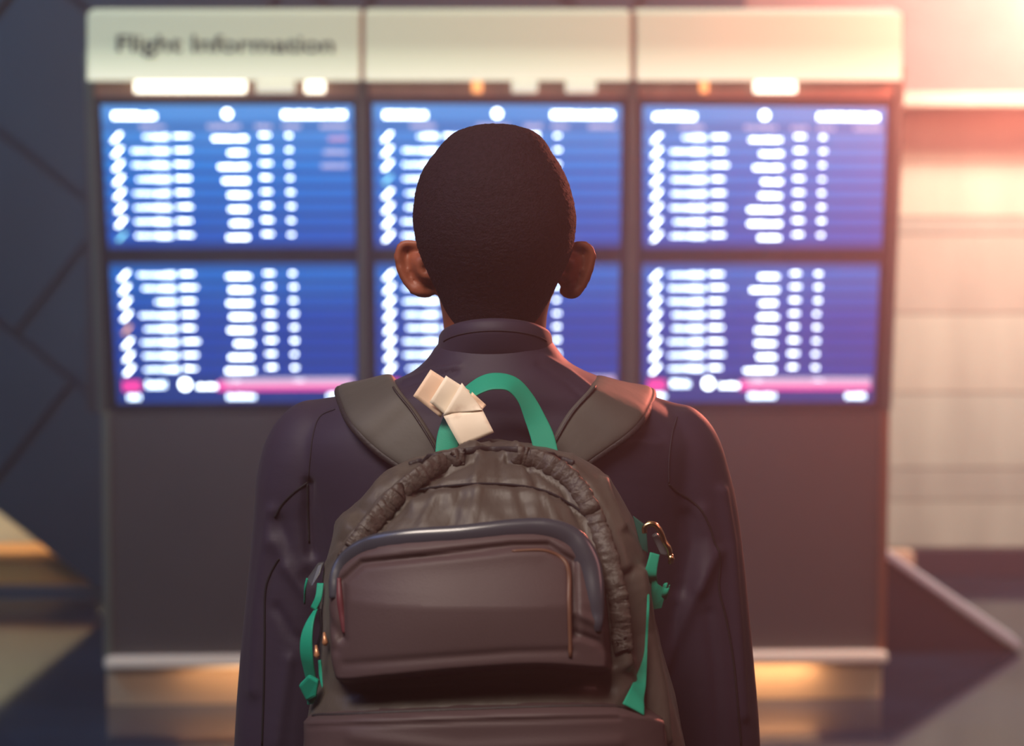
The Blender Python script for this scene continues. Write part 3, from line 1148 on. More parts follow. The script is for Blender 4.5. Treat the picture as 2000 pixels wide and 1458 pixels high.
crs = [collar_ring(cr[0], 0.0055, -0.004), collar_ring(cr[0], 0.0025, 0.0), collar_ring(cr[0], 0.0, -0.0015)] + [collar_ring(c, 0.0) for c in cr[1:]] + \
      [collar_ring(c, 0.004) for c in cr[:0:-1]]
v = [p for r_ in crs for p in r_]
N_ = 72
f = []
for k in range(len(crs)):
    for i in range(N_):
        a, b2 = k * N_ + i, k * N_ + (i + 1) % N_
        k2 = (k + 1) % len(crs)
        a2, b3 = k2 * N_ + i, k2 * N_ + (i + 1) % N_
        f.append([a, b2, b3, a2])
coll = new_obj('collar', loc_of(man, v), f, M_jack, man, True)
fix_normals(coll)
bc = bvh_of(coll)
# fold line of the collar
pts = []
for k in range(-30, 31):
    a = k / 30 * 1.25
    px_ = 967 + 100 * math.sin(a) / math.sin(1.25)
    py_ = 646 + 26 * (1 - math.cos(a * 1.1))
    p, n = snap(bc, px_, py_, 0.0)
    if p is not None:
        pts.append((p, 0.0011, 0.0009))
v, f = tube(pts, 8)
new_obj('collar_seam', loc_of(man, v), f, M_seam2, coll, True)

# trousers and shoes
tr = remeshed('trousers', *(lambda m: (loc_of(man, m[0]), m[1]))(merge(
    loft_rings([ring(man.location.x, 2.03, 0.79, .13, .11, .10), ring(man.location.x, 2.03, 0.88, .185, .125, .11), ring(man.location.x, 2.03, 1.0, .172, .118, .108)]),
    leg(-1, .012), leg(1, .012))), M_trou, man, voxel=0.008, smooth=4)
for s in (-1, 1):
    cx = man.location.x + s * 0.12
    pts = [(Vector((cx, 1.955, 0.045)), .020, .030), (Vector((cx, 1.97, 0.05)), .034, .042), (Vector((cx, 2.03, 0.058)), .042, .05), (Vector((cx + s * .008, 2.10, 0.048)), .047, .042),
           (Vector((cx + s * .012, 2.18, 0.038)), .047, .032), (Vector((cx + s * .012, 2.225, 0.03)), .036, .024), (Vector((cx + s * .012, 2.24, 0.028)), .018, .016)]
    v, f = tube(pts, 20, nrm=[Vector((0, 0, 1))] * len(pts))
    v = [Vector((p.x, p.y, max(p.z, 0.016))) for p in v]
    sh = new_obj('shoe', loc_of(man, v), f, M_shoe, man, True)
    fix_normals(sh)
    prism('sole', loc_of(man, [Vector((cx - .043, 1.945, 0)), Vector((cx + .043, 1.945, 0)), Vector((cx + s * .012 + .05, 2.16, 0)), Vector((cx + s * .012 + .02, 2.245, 0)),
                               Vector((cx + s * .012 - .02, 2.245, 0)), Vector((cx + s * .012 - .05, 2.16, 0))]), Vector((0, 0, .02)), M_shoe, sh, bevel=0.004)

# ------------------------------------------------------------------ backpack
M_pack = mat('brown_grey_nylon', rgb(78, 70, 64), rough=0.5, spec=0.4, var=0.10, scale=6, bump=0.18, bscale=35, bstretch=(1.6, 1, 0.5), sheen=0.05)
M_zip = mat('zip_cover_nylon', rgb(70, 60, 55), rough=0.55, var=0.1, scale=40, bump=0.35, bscale=90)
M_pock = mat('pocket_fabric', rgb(78, 62, 64), rough=0.55, spec=0.35, var=0.06, scale=5, bump=0.05, bscale=600)
M_strap = mat('strap_padding', rgb(82, 79, 75), rough=0.6, spec=0.3, var=0.06, scale=9, bump=0.08, bscale=40)
M_edge = mat('dark_edging', rgb(46, 40, 42), rough=0.6, bump=0.15, bscale=300)
M_pipe = mat('rubber_piping', rgb(62, 64, 74), rough=0.24, spec=0.9)
M_cord = mat('brown_cord', rgb(104, 70, 54), rough=0.5)
M_green = mat('green_webbing', rgb(16, 150, 122), rough=0.55, spec=0.3, bump=0.08, bscale=500, bstretch=(1, 1, 3))
M_buck = mat('grey_buckle', rgb(70, 72, 76), rough=0.3, spec=0.6)
M_black = mat('black_mesh_pocket', rgb(22, 24, 32), rough=0.8)
M_paper = mat('peach_paper', rgb(255, 238, 214), rough=0.6, var=0.03, scale=30, bump=0.05, bscale=60)
M_gold = mat('gold_wire', rgb(246, 206, 150), rough=0.2, metal=1.0)
M_pull = mat('copper_zip_pull', rgb(214, 150, 110), rough=0.35, metal=0.5)

YE = 1.835
pack = empty('backpack', P(965, 1500, YE))
pack.location = (P(965, 1400, YE).x, 1.90, 1.0)
tag(pack, 'brownish grey backpack with green webbing worn on the back of the person', 'backpack')

LEFT = [(872, 955), (874, 915), (880, 878), (890, 843), (902, 800), (918, 762), (940, 733), (962, 714), (985, 698), (1006, 665), (1014, 661), (1040, 654), (1075, 645), (1120, 638),
        (1200, 634), (1300, 630), (1350, 616), (1400, 606), (1458, 600), (1600, 592), (1800, 600), (1900, 625), (1950, 690)]
RIGHT = [(872, 985), (874, 1030), (880, 1078), (890, 1112), (902, 1145), (918, 1168), (940, 1190), (962, 1206), (985, 1220), (1006, 1231), (1014, 1234), (1040, 1243), (1075, 1252),
         (1120, 1259), (1200, 1272), (1300, 1300), (1350, 1314), (1400, 1325), (1458, 1335), (1600, 1345), (1800, 1338), (1900, 1310), (1950, 1240)]


def interp(tab, y):
    return float(np.interp(y, [t[0] for t in tab], [t[1] for t in tab]))


def thick(y):
    return float(np.interp(y, [872, 880, 900, 960, 1030, 1120, 1300, 1450, 1700, 1900, 1950], [.022, .040, .062, .098, .126, .146, .158, .168, .168, .12, .05]))


rings = []
ys = list(np.arange(872, 900, 2.0)) + list(np.arange(900, 1480, 5.0)) + list(np.arange(1480, 1951, 20.0)) + [1950]
NP_ = 200
for y in ys:
    xl, xr = interp(LEFT, y), interp(RIGHT, y)
    a, b2 = P(xl, y, YE), P(xr, y, YE)
    cx, rx = (a.x + b2.x) / 2, (b2.x - a.x) / 2
    th = thick(y)
    n = float(np.interp(y, [872, 960, 1100, 1400], [2.0, 2.2, 2.7, 3.0]))
    rings.append(ring(cx, YE, a.z, rx, th, 0.055, n, NP_))
v, f = loft_rings(rings[::-1])
main = new_obj('main_compartment', loc_of(pack, v), f, M_pack, pack, True)
fix_normals(main)


def pfold(w):
    x, y = px_of(w)
    front = w[:, 1] < YE + 0.01
    d = np.zeros(len(w))
    F_ = [([(770, 972), (800, 960), (870, 950), (960, 945), (1050, 955), (1110, 982), (1150, 1012)], 4, -.0035),
          ([(800, 985), (900, 960), (960, 957), (1050, 968), (1110, 998)], 9, .002),
          # zip covers: a ruffled arch each side
          ([(930, 884), (860, 905), (800, 945), (750, 995), (705, 1050), (670, 1110)], 11, .006),
          ([(925, 900), (860, 922), (805, 965), (757, 1015), (715, 1070)], 6, -.004),
          ([(860, 893), (800, 920), (745, 960), (700, 1010), (665, 1060)], 6, -.004),
          ([(990, 884), (1060, 900), (1115, 935), (1150, 990), (1180, 1060), (1205, 1150), (1220, 1300)], 10, .006),
          ([(990, 898), (1050, 916), (1100, 955), (1130, 1010), (1158, 1070), (1186, 1160), (1200, 1300)], 6, -.004),
          ([(1090, 900), (1145, 940), (1180, 1000), (1208, 1070), (1230, 1150), (1245, 1280)], 6, -.005),
          ([(1180, 940), (1200, 990), (1215, 1030)], 7, .003), ([(1140, 965), (1158, 1010), (1165, 1040)], 5, -.004),
          ([(1245, 1120), (1262, 1220), (1285, 1340), (1300, 1450)], 9, .005), ([(1232, 1120), (1248, 1230), (1262, 1340), (1275, 1450)], 8, -.006),
          # recess between the two front pockets
          ([(690, 1352), (900, 1345), (1180, 1340)], 26, -.010),
          # radiating folds above the pocket
          ([(855, 965), (820, 1030)], 5, .002), ([(900, 962), (880, 1030)], 6, -.002), ([(935, 960), (925, 1020)], 5, .002),
          ([(1010, 960), (1030, 1010)], 6, -.002), ([(1060, 968), (1090, 1020)], 5, .002), ([(800, 985), (760, 1035)], 5, -.002),
          ([(880, 905), (850, 945)], 6, -.002), ([(940, 900), (925, 940)], 6, .0015), ([(1030, 905), (1050, 950)], 6, -.002), ([(975, 900), (980, 940)], 5, -.0015)]
    for pts, wd, am in F_:
        d += fold(x, y, pts, wd, am)
    # fine ruffles across the zip covers
    z1 = fold(x, y, [(930, 884), (860, 905), (800, 945), (750, 995), (705, 1050), (670, 1110)], 17, 1.0)
    z2 = fold(x, y, [(990, 884), (1060, 900), (1115, 935), (1150, 990), (1180, 1060), (1205, 1150), (1215, 1260)], 17, 1.0)
    rf_ = np.array([mnoise.noise(Vector((a * 0.035 + b_ * 0.035, a * 0.07 - b_ * 0.07, 0))) for a, b_ in zip(x, y)])
    rf2 = np.array([mnoise.noise(Vector((a * 0.035 + b_ * 0.035, -a * 0.07 - b_ * 0.07, 3))) for a, b_ in zip(x, y)])
    d += z1 * rf2 * 0.003 + z2 * rf_ * 0.003
    n1 = np.array([mnoise.noise(Vector((p[0] * 28, p[1] * 20, p[2] * 12))) for p in w])
    n2 = np.array([mnoise.noise(Vector((p[0] * 60 + p[2] * 20, p[1] * 30, p[2] * 18 + 9))) for p in w])
    n3 = np.array([1 - abs(mnoise.noise(Vector((p[0] * 26 + p[2] * 12, p[1] * 16, p[2] * 9 - p[0] * 6 + 4)))) * 2.2 for p in w])
    upper = np.clip((1420 - y) / 300, 0.3, 1)
    return d * front * 1.45 + n1 * 0.0022 + n2 * 0.0012 + np.clip(n3, 0, 1) ** 3 * 0.0022 * upper


bp0 = bvh_of(main)
wrinkle(main, pfold)
bp_ = bvh_of(main)


def inside_dist(X, Y, poly):
    """signed distance (pixels) to the closed outline, positive inside"""
    d = np.full(X.shape, 1e9)
    ins = np.zeros(X.shape, bool)
    n = len(poly)
    for i in range(n):
        x0, y0 = poly[i]
        x1, y1 = poly[(i + 1) % n]
        L2 = (x1 - x0) ** 2 + (y1 - y0) ** 2 + 1e-9
        t = np.clip(((X - x0) * (x1 - x0) + (Y - y0) * (y1 - y0)) / L2, 0, 1)
        d = np.minimum(d, np.hypot(X - (x0 + t * (x1 - x0)), Y - (y0 + t * (y1 - y0))))
        c = ((y0 > Y) != (y1 > Y)) & (X < (x1 - x0) * (Y - y0) / (y1 - y0 + 1e-12) + x0)
        ins ^= c
    return np.where(ins, d, -d)


def patch(name, outline, hfn, material, parent, bv, step=4.0, fall=1.72):
    xs_ = np.arange(min(p[0] for p in outline) - step * 2, max(p[0] for p in outline) + step * 2, step)
    ys_ = np.arange(min(p[1] for p in outline) - step * 2, max(p[1] for p in outline) + step * 2, step)
    X, Y = np.meshgrid(xs_, ys_)
    D = inside_dist(X, Y, outline)
    H = hfn(X, Y, D)
    idx = {}
    v, f = [], []
    for j in range(len(ys_)):
        for i in range(len(xs_)):
            if D[j, i] > -step * 1.5:
                p, n = snap(bv, X[j, i], Y[j, i])
                if p is None:
                    continue
                n2 = (Vector((0, -1, 0)) * 0.75 + n * 0.25).normalized()
                idx[(j, i)] = len(v)
                v.append(p + n2 * float(H[j, i]))
    for j in range(len(ys_) - 1):
        for i in range(len(xs_) - 1):
            k = [(j, i), (j + 1, i), (j + 1, i + 1), (j, i + 1)]
            if all(q in idx for q in k):
                f.append([idx[q] for q in k])
    return new_obj(name, loc_of(parent, v), f, material, parent, True)


def smooth01(t):
    t = np.clip(t, 0, 1)
    return t * t * (3 - 2 * t)


def poly_smooth(pts, per=6):
    n = len(pts)
    out = []
    A = [np.array(p, float) for p in pts]
    for i in range(n):
        a, b2, c, d = A[(i - 1) % n], A[i], A[(i + 1) % n], A[(i + 2) % n]
        for k in range(per):
            t = k / per
            out.append(tuple(0.5 * (2 * b2 + (c - a) * t + (2 * a - 5 * b2 + 4 * c - d) * t * t + (3 * b2 - a - 3 * c + d) * t ** 3)))
    return out


POCK = poly_smooth([(641, 1180), (648, 1130), (672, 1088), (720, 1056), (790, 1040), (900, 1031), (1010, 1020), (1080, 1019), (1130, 1038), (1165, 1080),
                    (1180, 1130), (1188, 1210), (1195, 1290), (1180, 1316), (1050, 1308), (900, 1316), (760, 1330), (670, 1336), (648, 1300), (643, 1240)])
INNER = [(682, 1300), (683, 1132), (720, 1098), (860, 1082), (1000, 1067), (1066, 1066), (1112, 1094), (1117, 1290)]


def h_pocket(X, Y, D):
    h = -0.006 + 0.030 * smooth01((D + 6) / 30.0)
    h += fold(X, Y, [(682, 1240)] + INNER[1:-1] + [(1117, 1230)], 7, -.0065)
    h += fold(X, Y, INNER[1:-1], 24, .002)
    # soft belly of the panel and creases at the lower right
    h += 0.004 * np.exp(-((X - 900) / 190) ** 2 - ((Y - 1200) / 90) ** 2)
    h += fold(X, Y, [(1120, 1190), (1150, 1205), (1180, 1230)], 9, .003) + fold(X, Y, [(1122, 1230), (1160, 1245), (1185, 1270)], 7, -.003)
    h += fold(X, Y, [(690, 1288), (860, 1274), (1000, 1264), (1110, 1262)], 8, -.0015)
    h += fold(X, Y, [(655, 1195), (680, 1240), (672, 1262)], 8, -.003)
    return h


fp = patch('front_pocket', POCK, h_pocket, M_pock, pack, bp0)
bfp = bvh_of(fp)


def cord(name, pts, r, material, parent, bvs, lift=0.0, per=8, squash=1.0, N=12, fallbackY=1.70):
    out, nr = [], []
    for q in catmull(pts, per):
        best = None
        for bv in bvs:
            p, n = snap(bv, q[0], q[1], 0.0)
            if p is not None and (best is None or p.y < best[0].y):
                best = (p, n)
        if best is None:
            continue
        rr_ = q[2] if len(q) > 2 else r
        out.append((best[0] + Vector((0, -1, 0)) * lift, rr_, rr_ * squash))
        nr.append(Vector((0, -1, 0)))
    # smooth the path in depth
    for _ in range(3):
        for i in range(1, len(out) - 1):
            p = out[i][0]
            p.y = (out[i - 1][0].y + p.y * 2 + out[i + 1][0].y) / 4
    v, f = tube(out, N, nrm=nr)
    return new_obj(name, loc_of(parent, v), f, material, parent, True)


cord('pocket_piping', [(652, 1170, .004), (657, 1128, .0062), (678, 1096, .0084), (722, 1070, .0096), (790, 1057, .0100), (900, 1049, .0100), (1010, 1038, .0104),
                       (1075, 1039, .0108), (1120, 1058, .0110), (1146, 1096, .0110), (1158, 1140, .0095), (1165, 1200, .0065), (1168, 1235, .003)],
     .0065, M_pipe, pack, [bfp], lift=-0.001, squash=0.62, N=20)
cord('panel_cord', [(1114, 1285, .0016), (1111, 1180, .0022), (1107, 1105, .0022), (1066, 1077, .0016), (1000, 1077, .0012)], .002, M_cord, pack, [bfp], lift=0.0)
M_red = mat('red_cord', rgb(100, 46, 54), rough=0.5)
cord('red_piping', [(662, 1130, .0018), (664, 1170, .003), (669, 1205, .003), (673, 1238, .002)], .003, M_red, pack, [bfp], lift=-0.0005)

LOWP = [(604, 1397), (700, 1392), (900, 1384), (1080, 1378), (1200, 1378), (1258, 1388), (1290, 1400), (1300, 1500), (1300, 1800), (1240, 1880), (900, 1900), (680, 1880), (620, 1800), (604, 1500)]


def h_low(X, Y, D):
    h = -0.005 + 0.026 * smooth01((D + 5) / 12.0)
    h += fold(X, Y, [(620, 1412), (900, 1400), (1200, 1393)], 4, -.002)
    h += fold(X, Y, [(700, 1430), (900, 1452), (1200, 1440)], 14, .002)
    return h


lp_ = patch('lower_pocket', LOWP, h_low, M_pock, pack, bp0, step=5.0)
cord('pocket_hem', [(612, 1399), (700, 1395), (900, 1387), (1080, 1381), (1200, 1381), (1254, 1390)], .0016, M_edge, pack, [bvh_of(lp_), bp_], lift=0.0004)
# yoke seam
cord('yoke_seam', [(772, 972), (800, 960), (870, 950), (960, 945), (1050, 955), (1110, 982), (1150, 1012)], .0010, M_seam, pack, [bp_], lift=0.0006)
# ruffled covers over the two arms of the zip
for arc in ([(905, 893), (860, 906), (800, 946), (750, 996), (705, 1051), (676, 1095)],
            [(1010, 889), (1060, 901), (1115, 936), (1150, 990), (1180, 1060), (1204, 1150), (1213, 1220), (1217, 1270)]):
    fine = catmull(arc, 14)
    rz = random.Random(2)
    cord('zip_cover', [(q[0] + rz.uniform(-1.5, 1.5), q[1] + rz.uniform(-1.5, 1.5), .0085 + rz.uniform(-.0007, .0007)) for q in fine], .006, M_zip, pack, [bp_],
         lift=0.0005, per=2, squash=0.42, N=18)
# top edge binding of the bag
cord('top_binding', [(800, 908), (850, 892), (900, 882), (965, 877), (1030, 881), (1085, 893), (1120, 905)], .0028, M_edge, pack, [bp_], lift=0.0015, squash=0.6)


def ribbon(name, pts, nrms, material, parent, N=20, ex=4.0, seg=8):
    """pts: (Vector, half width, half thickness); box-like rounded section"""
    flat = [tuple(p[0]) + (p[1], p[2]) + tuple(n) for p, n in zip(pts, nrms)]
    sm = catmull(flat, seg)
    v, f = [], []
    n = len(sm)
    for i, q in enumerate(sm):
        c = Vector(q[:3])
        t = (Vector(sm[min(i + 1, n - 1)][:3]) - Vector(sm[max(i - 1, 0)][:3])).normalized()
        u = Vector(q[5:8]).normalized()
        u = (u - t * u.dot(t)).normalized()
        w = t.cross(u)
        for k in range(N):
            a = 2 * math.pi * k / N
            ca, sa = math.cos(a), math.sin(a)
            v.append(c + w * (math.copysign(abs(ca) ** (2 / ex), ca) * q[3]) + u * (math.copysign(abs(sa) ** (2 / ex), sa) * q[4]))
    for i in range(n - 1):
        for k in range(N):
            a, b2 = i * N + k, i * N + (k + 1) % N
            f.append([a, b2, b2 + N, a + N])
    f.append(list(range(N - 1, -1, -1)))
    f.append([(n - 1) * N + k for k in range(N)])
    o = new_obj(name, loc_of(parent, v), f, material, parent, True)
    fix_normals(o)
    return o


def strap(side, cpts):
    """cpts: centre pixels with half width, from the crest of the shoulder down to the bag"""
    pts, nr = [], []
    s = side
    c0 = cpts[0]
    # front of the body: down the chest, then back under the arm to the bag
    xw = P(c0[0], c0[1], 2.03).x
    zc = P(c0[0], c0[1], 2.03).z
    front = [(Vector((xw * 1.0 - s * 0.055 + 0.0, 1.98, 1.02)), .012, .002, (s, -.2, 0)), (Vector((xw + s * 0.03, 2.10, 1.04)), .012, .002, (s, .7, 0)),
             (Vector((xw, 2.158, 1.12)), .016, .003, (0, 1, 0)), (Vector((xw - s * .004, 2.166, 1.25)), .030, .007, (0, 1, 0)), (Vector((xw, 2.158, zc - .10)), .031, .008, (0, 1, 0.1)),
             (Vector((xw, 2.128, zc - .035)), .031, .008, (0, 1, 0.5)), (Vector((xw, 2.085, zc - .008)), .031, .008, (0, .5, 1))]
    for p in front:
        pts.append(p[:3])
        nr.append(Vector(p[3]))
    yy = [2.03, 1.965, 1.925, 1.905, 1.893]
    for i, (x, y, hw) in enumerate(cpts):
        Yp = yy[i]
        if i >= 1:
            p, n = snap(bj, x, y, 0.0)
            if p is not None:
                Yp = min(Yp + 0.03, p.y - 0.006)
        pts.append((P(x, y, Yp), hw * Yp / F * 1.0, .008))
        nr.append([Vector((s * .30, -.25, .95)), Vector((s * .22, -.85, .55)), Vector((s * .05, -1, .30)), Vector((0, -1, .22)), Vector((0, -1, .15))][i])
    st = ribbon('shoulder_strap', pts, nr, M_strap, pack, N=28, ex=4.5, seg=7)
    sm = catmull([tuple(p[0]) + (p[1],) + tuple(n) for p, n in zip(pts, nr)], 7)[4 * 7:]
    for nm, side_, off, r in (('strap_edging', 1, 0.0, .0042), ('strap_stitching', -1, -.004, .0012)):
        out = []
        for i in range(0 if side_ > 0 else 28, len(sm)):
            c = Vector(sm[i][:3])
            t = (Vector(sm[min(i + 1, len(sm) - 1)][:3]) - Vector(sm[max(i - 1, 0)][:3])).normalized()
            u = Vector(sm[i][4:7])
            u = (u - t * u.dot(t)).normalized()
            w = t.cross(u)
            if w.x * s < 0:
                w = -w
            out.append((c + w * side_ * (sm[i][3] + off) + u * (.001 if side_ > 0 else .0085), r))
        v, f = tube(out, 12)
        o_ = new_obj(nm, loc_of(pack, v), f, M_edge, st, True)
    return st


strap(-1, [(716, 759, 56), (735, 797, 58), (775, 842, 55), (814, 884, 44), (838, 918, 36)])
strap(1, [(1216, 763, 60), (1197, 797, 60), (1150, 840, 54), (1112, 882, 42), (1088, 916, 36)])

# green grab handle
hp_ = [((872, 893, 1.862), .0105, (.1, -1, .1)), ((876, 850, 1.868), .0105, (-.25, -1, .15)), ((889, 808, 1.874), .0100, (-.45, -.9, .45)), ((912, 772, 1.876), .0100, (-.35, -.6, .8)),
       ((940, 752, 1.876), .0110, (-.15, -.62, .85)), ((968, 745, 1.876), .0115, (0, -.62, .85)), ((1000, 751, 1.876), .0110, (.2, -.62, .85)), ((1026, 778, 1.876), .0100, (.55, -.75, .55)),
       ((1046, 820, 1.872), .0100, (.3, -1, .2)), ((1060, 856, 1.866), .0108, (.1, -1, .1)), ((1068, 893, 1.860), .0112, (0, -1, .1))]
ribbon('grab_handle', [(P(*p), w_, .0009) for p, w_, n in hp_], [Vector(n) for p, w_, n in hp_], M_green, pack, N=16, ex=5, seg=6)


def sheet(name, pts, material, parent, thick_=0.0012, lift=None, bv=None, bevel=0.0):
    """pts (px, py, Y); thin piece with real thickness"""
    w = []
    for q in pts:
        if bv is not None:
            p, n = snap(bv, q[0], q[1], 0.0)
            if p is None:
                p = P(q[0], q[1], q[2])
            else:
                p = p + (EYE - p).normalized() * (lift or 0.003)
        else:
            p = P(*q)
        w.append(p)
    return prism(name, loc_of(parent, w), Vector((0, thick_, 0)), material, parent, bevel)


def wribbon(name, pts, material, parent, th=.0008):
    """pts: (px, py, Y, half width px, normal)"""
    return ribbon(name, [(P(a, b2, c), w_ * c / F, th) for a, b2, c, w_, n in pts], [Vector(n) for *_, n in pts], material, parent, N=14, ex=5, seg=6)


# left side: dark stretch pocket, webbing and buckle
YS = 1.80
sheet('side_pocket', [(628, 1180, 1.79), (650, 1180, 1.77), (668, 1392, 1.745), (618, 1394, 1.79)], M_black, pack, .03, bevel=.003)
wribbon('side_strap', [(626, 1140, YS - .015, 7, (-.3, -1, 0)), (622, 1168, YS - .02, 7, (-.3, -1, 0)), (612, 1190, YS - .02, 7, (-.5, -1, .2))], M_green, pack)
wribbon('side_strap', [(621, 1184, YS - .016, 3, (-.6, -1, 0)), (607, 1212, YS - .03, 9, (-.7, -1, .1)), (599, 1245, YS - .036, 14, (-.6, -1, 0)), (599, 1280, YS - .036, 15, (-.5, -1, 0)),
                       (605, 1315, YS - .03, 13, (-.5, -1, -.1)), (612, 1345, YS - .025, 11, (-.4, -1, -.1))], M_green, pack)
wribbon('side_strap', [(625, 1190, YS - .018, 2.5, (-.3, -1, 0)), (627, 1230, YS - .02, 2.5, (-.3, -1, 0)), (617, 1275, YS - .022, 2.5, (-.3, -1, 0))], M_black, pack)
wribbon('side_strap', [(624, 1290, YS - .03, 3, (-.3, -1, 0)), (628, 1325, YS - .035, 4, (-.3, -1, 0)), (637, 1360, YS - .045, 4, (-.3, -1, 0)), (645, 1392, YS - .05, 5, (-.3, -1, 0))], M_green, pack)
wribbon('side_strap', [(622, 1350, YS - .02, 3, (-.3, -1, 0)), (621, 1375, YS - .025, 3, (-.3, -1, 0)), (626, 1394, YS - .025, 3, (-.3, -1, 0))], M_green, pack)
sheet('strap_knot', [(583, 1341, YS - .045), (602, 1322, YS - .055), (622, 1332, YS - .06), (617, 1362, YS - .055), (599, 1371, YS - .045)], M_green, pack, .010, bevel=.002)
sheet('strap_knot', [(599, 1366, YS - .04), (614, 1350, YS - .05), (620, 1362, YS - .05), (612, 1376, YS - .045), (600, 1379, YS - .04)], M_green, pack, .006, bevel=.0015)
bk_ = sheet('buckle', [(598, 1134, 1.80), (620, 1102, 1.80), (633, 1100, 1.80), (625, 1122, 1.795), (608, 1148, 1.79)], M_buck, pack, .008, bevel=.0015)
sheet('buckle_tongue', [(617, 1110, 1.795), (646, 1072, 1.80), (650, 1078, 1.80), (628, 1116, 1.79)], M_black, bk_, .004, bevel=.001).location = (0, 0, 0)
wribbon('buckle_strap', [(600, 1130, 1.80, 3, (-1, -.3, 0)), (596, 1150, 1.80, 3, (-1, -.4, 0)), (595, 1180, 1.81, 2, (-1, -.3, 0))], M_green, pack)
for x, y in ((634, 1252), (618, 1277)):
    v, f = tube([(P(x - 1, y - 16, 1.745), .0010), (P(x, y - 6, 1.743), .0018), (P(x + 1, y + 4, 1.741), .0028), (P(x + 1, y + 10, 1.741), .0012)], 10)
    new_obj('zip_pull', loc_of(pack, v), f, M_pull, pack, True)

# right side: webbing tab, buckle, rolled webbing and the long tail that widens at its stitched end
sheet('strap_tab', [(1236, 1008, 1.80), (1262, 1028, 1.80), (1267, 1082, 1.80), (1252, 1074, 1.80)], mat('green_webbing_dark', rgb(10, 84, 76), rough=.6), pack, .004, bevel=.001)
bk2 = sheet('buckle', [(1273, 1048, 1.795), (1284, 1042, 1.795), (1308, 1075, 1.79), (1304, 1088, 1.79), (1290, 1084, 1.79)], M_buck, pack, .008, bevel=.0018)
wribbon('side_strap', [(1279, 1082, 1.785, 10, (.2, -1, .2)), (1274, 1104, 1.782, 11, (.1, -1, 0)), (1270, 1124, 1.782, 13, (0, -1, -.3)), (1272, 1138, 1.79, 13, (0, -.5, -1))], M_green, pack, .0012)
sheet('side_strap', [(1273, 1120, 1.785), (1285, 1142, 1.785), (1294, 1148, 1.785), (1298, 1166, 1.787), (1292, 1188, 1.79), (1271, 1192, 1.79)], M_green, pack, .0014)
# curled edge
v, f = [], []
cr_ = []
for k in range(17):
    a = -0.4 + k / 16 * 5.4
    cr_.append((math.cos(a) * 7, math.sin(a) * 7))
for r_i, (cx_, cy_) in enumerate(((1302, 1145), (1297, 1166))):
    for dx_, dy_ in cr_:
        v.append(P(cx_ + dx_, cy_ + dy_ * 0.9, 1.783 if r_i == 0 else 1.788))
for k in range(16):
    f.append([k, k + 1, k + 18, k + 17])
rl = new_obj('webbing_roll', loc_of(pack, v), f, M_green, pack, True)
so = rl.modifiers.new('t', 'SOLIDIFY')
so.thickness = .0012
tail, tn = [], []
for x, y, w_ in ((1268, 1130, 3), (1266, 1180, 2.6), (1263, 1240, 2.6), (1260, 1285, 4), (1251, 1330, 12), (1243, 1362, 20), (1237, 1387, 26)):
    p, n = snap(bp_, x, y)
    p = P(x, y, p.y - (.012 if y < 1380 else .016))
    tail.append((p, w_ * p.y / F, .0008))
    tn.append((n * .5 + Vector((0, -1, 0))).normalized())
ribbon('side_strap', tail, tn, M_green, pack, N=14, ex=5, seg=6)

# gold carabiner clipped to the tab
car = empty('carabiner', P(1285, 1060, 1.785))
tag(car, 'small gold carabiner clipped at the right side of the backpack by the grey buckle', 'carabiner')
v, f = tube([(P(x, y, 1.785), .0023) for x, y in [tuple(q) for q in catmull([(1259, 1042), (1259, 1031), (1268, 1024), (1281, 1027), (1291, 1042), (1297, 1058), (1306, 1072), (1309, 1088)], 5)]], 10)
ring_o = new_obj('wire_body', loc_of(car, v), f, M_gold, car, True)
v, f = tube([(P(1309, 1084, 1.785), .0022), (P(1311, 1092, 1.785), .0028), (P(1309, 1102, 1.785), .0022)], 10)
new_obj('clasp', loc_of(car, v), f, M_gold, car, True)
# peach airline tag: a paper strip folded back on itself several times
tg = empty('luggage_tag', P(890, 800, 1.86))
tag(tg, 'folded peach paper luggage tag hanging from the green grab handle of the backpack', 'luggage tag')


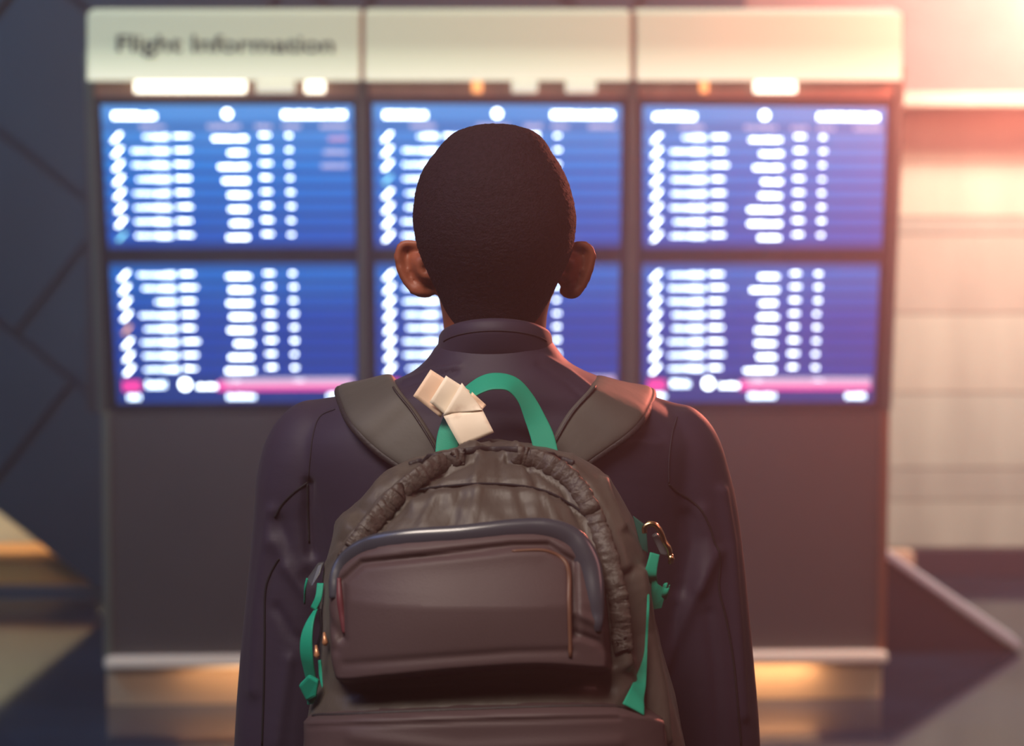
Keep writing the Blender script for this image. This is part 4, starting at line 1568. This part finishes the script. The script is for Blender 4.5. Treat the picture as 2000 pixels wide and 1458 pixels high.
def paper(name, pts, material=M_paper, n=8, curl=0.0):
    """quad pts (px, py, Y) tl, tr, br, bl -> slightly curled sheet"""
    v, f = [], []
    c = [P(*q) for q in pts]
    for j in range(n + 1):
        for i in range(n + 1):
            u, w_ = i / n, j / n
            p = c[0].lerp(c[1], u).lerp(c[3].lerp(c[2], u), w_)
            p = p + Vector((0, -curl * math.sin(math.pi * w_) - 0.0006 * math.sin(5 * u + 3 * w_), 0))
            v.append(p)
    for j in range(n):
        for i in range(n):
            a = j * (n + 1) + i
            f.append([a, a + n + 1, a + n + 2, a + 1])
    o = new_obj(name, loc_of(tg, v), f, material, tg, True)
    s_ = o.modifiers.new('t', 'SOLIDIFY')
    s_.thickness = .0005
    return o


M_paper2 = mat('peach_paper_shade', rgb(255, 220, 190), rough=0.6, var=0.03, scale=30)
M_paper3 = mat('peach_paper_smudged', rgb(255, 238, 214), rough=0.6, col2=rgb(218, 190, 166), scale=38, bump=0.04, bscale=60)
M_paper3.node_tree.nodes['Color Ramp'].color_ramp.elements[0].position = 0.56
M_paper3.node_tree.nodes['Color Ramp'].color_ramp.elements[1].position = 0.72
paper('paper_fold', [(841, 722, 1.866), (888, 752, 1.866), (861, 816, 1.862), (807, 774, 1.862)], M_paper2, curl=.001)
paper('paper_fold', [(871, 734, 1.862), (918, 764, 1.862), (884, 822, 1.858), (839, 786, 1.858)], M_paper, curl=.001)
paper('paper_fold', [(922, 766, 1.864), (950, 792, 1.864), (941, 801, 1.862), (912, 790, 1.862)], M_paper2)
paper('paper_fold', [(902, 748, 1.857), (942, 799, 1.855), (942, 801, 1.853), (865, 812, 1.853)], M_paper3, curl=.001)
paper('paper_fold', [(865, 811, 1.854), (942, 800, 1.854), (965, 845, 1.850), (900, 874, 1.848)], M_paper3, curl=.002)
v, f = tube([(P(884, 800, 1.868), .0008), (P(888, 790, 1.874), .0008), (P(892, 800, 1.882), .0008)], 6)
new_obj('string_loop', loc_of(tg, v), f, M_paper2, tg, True)
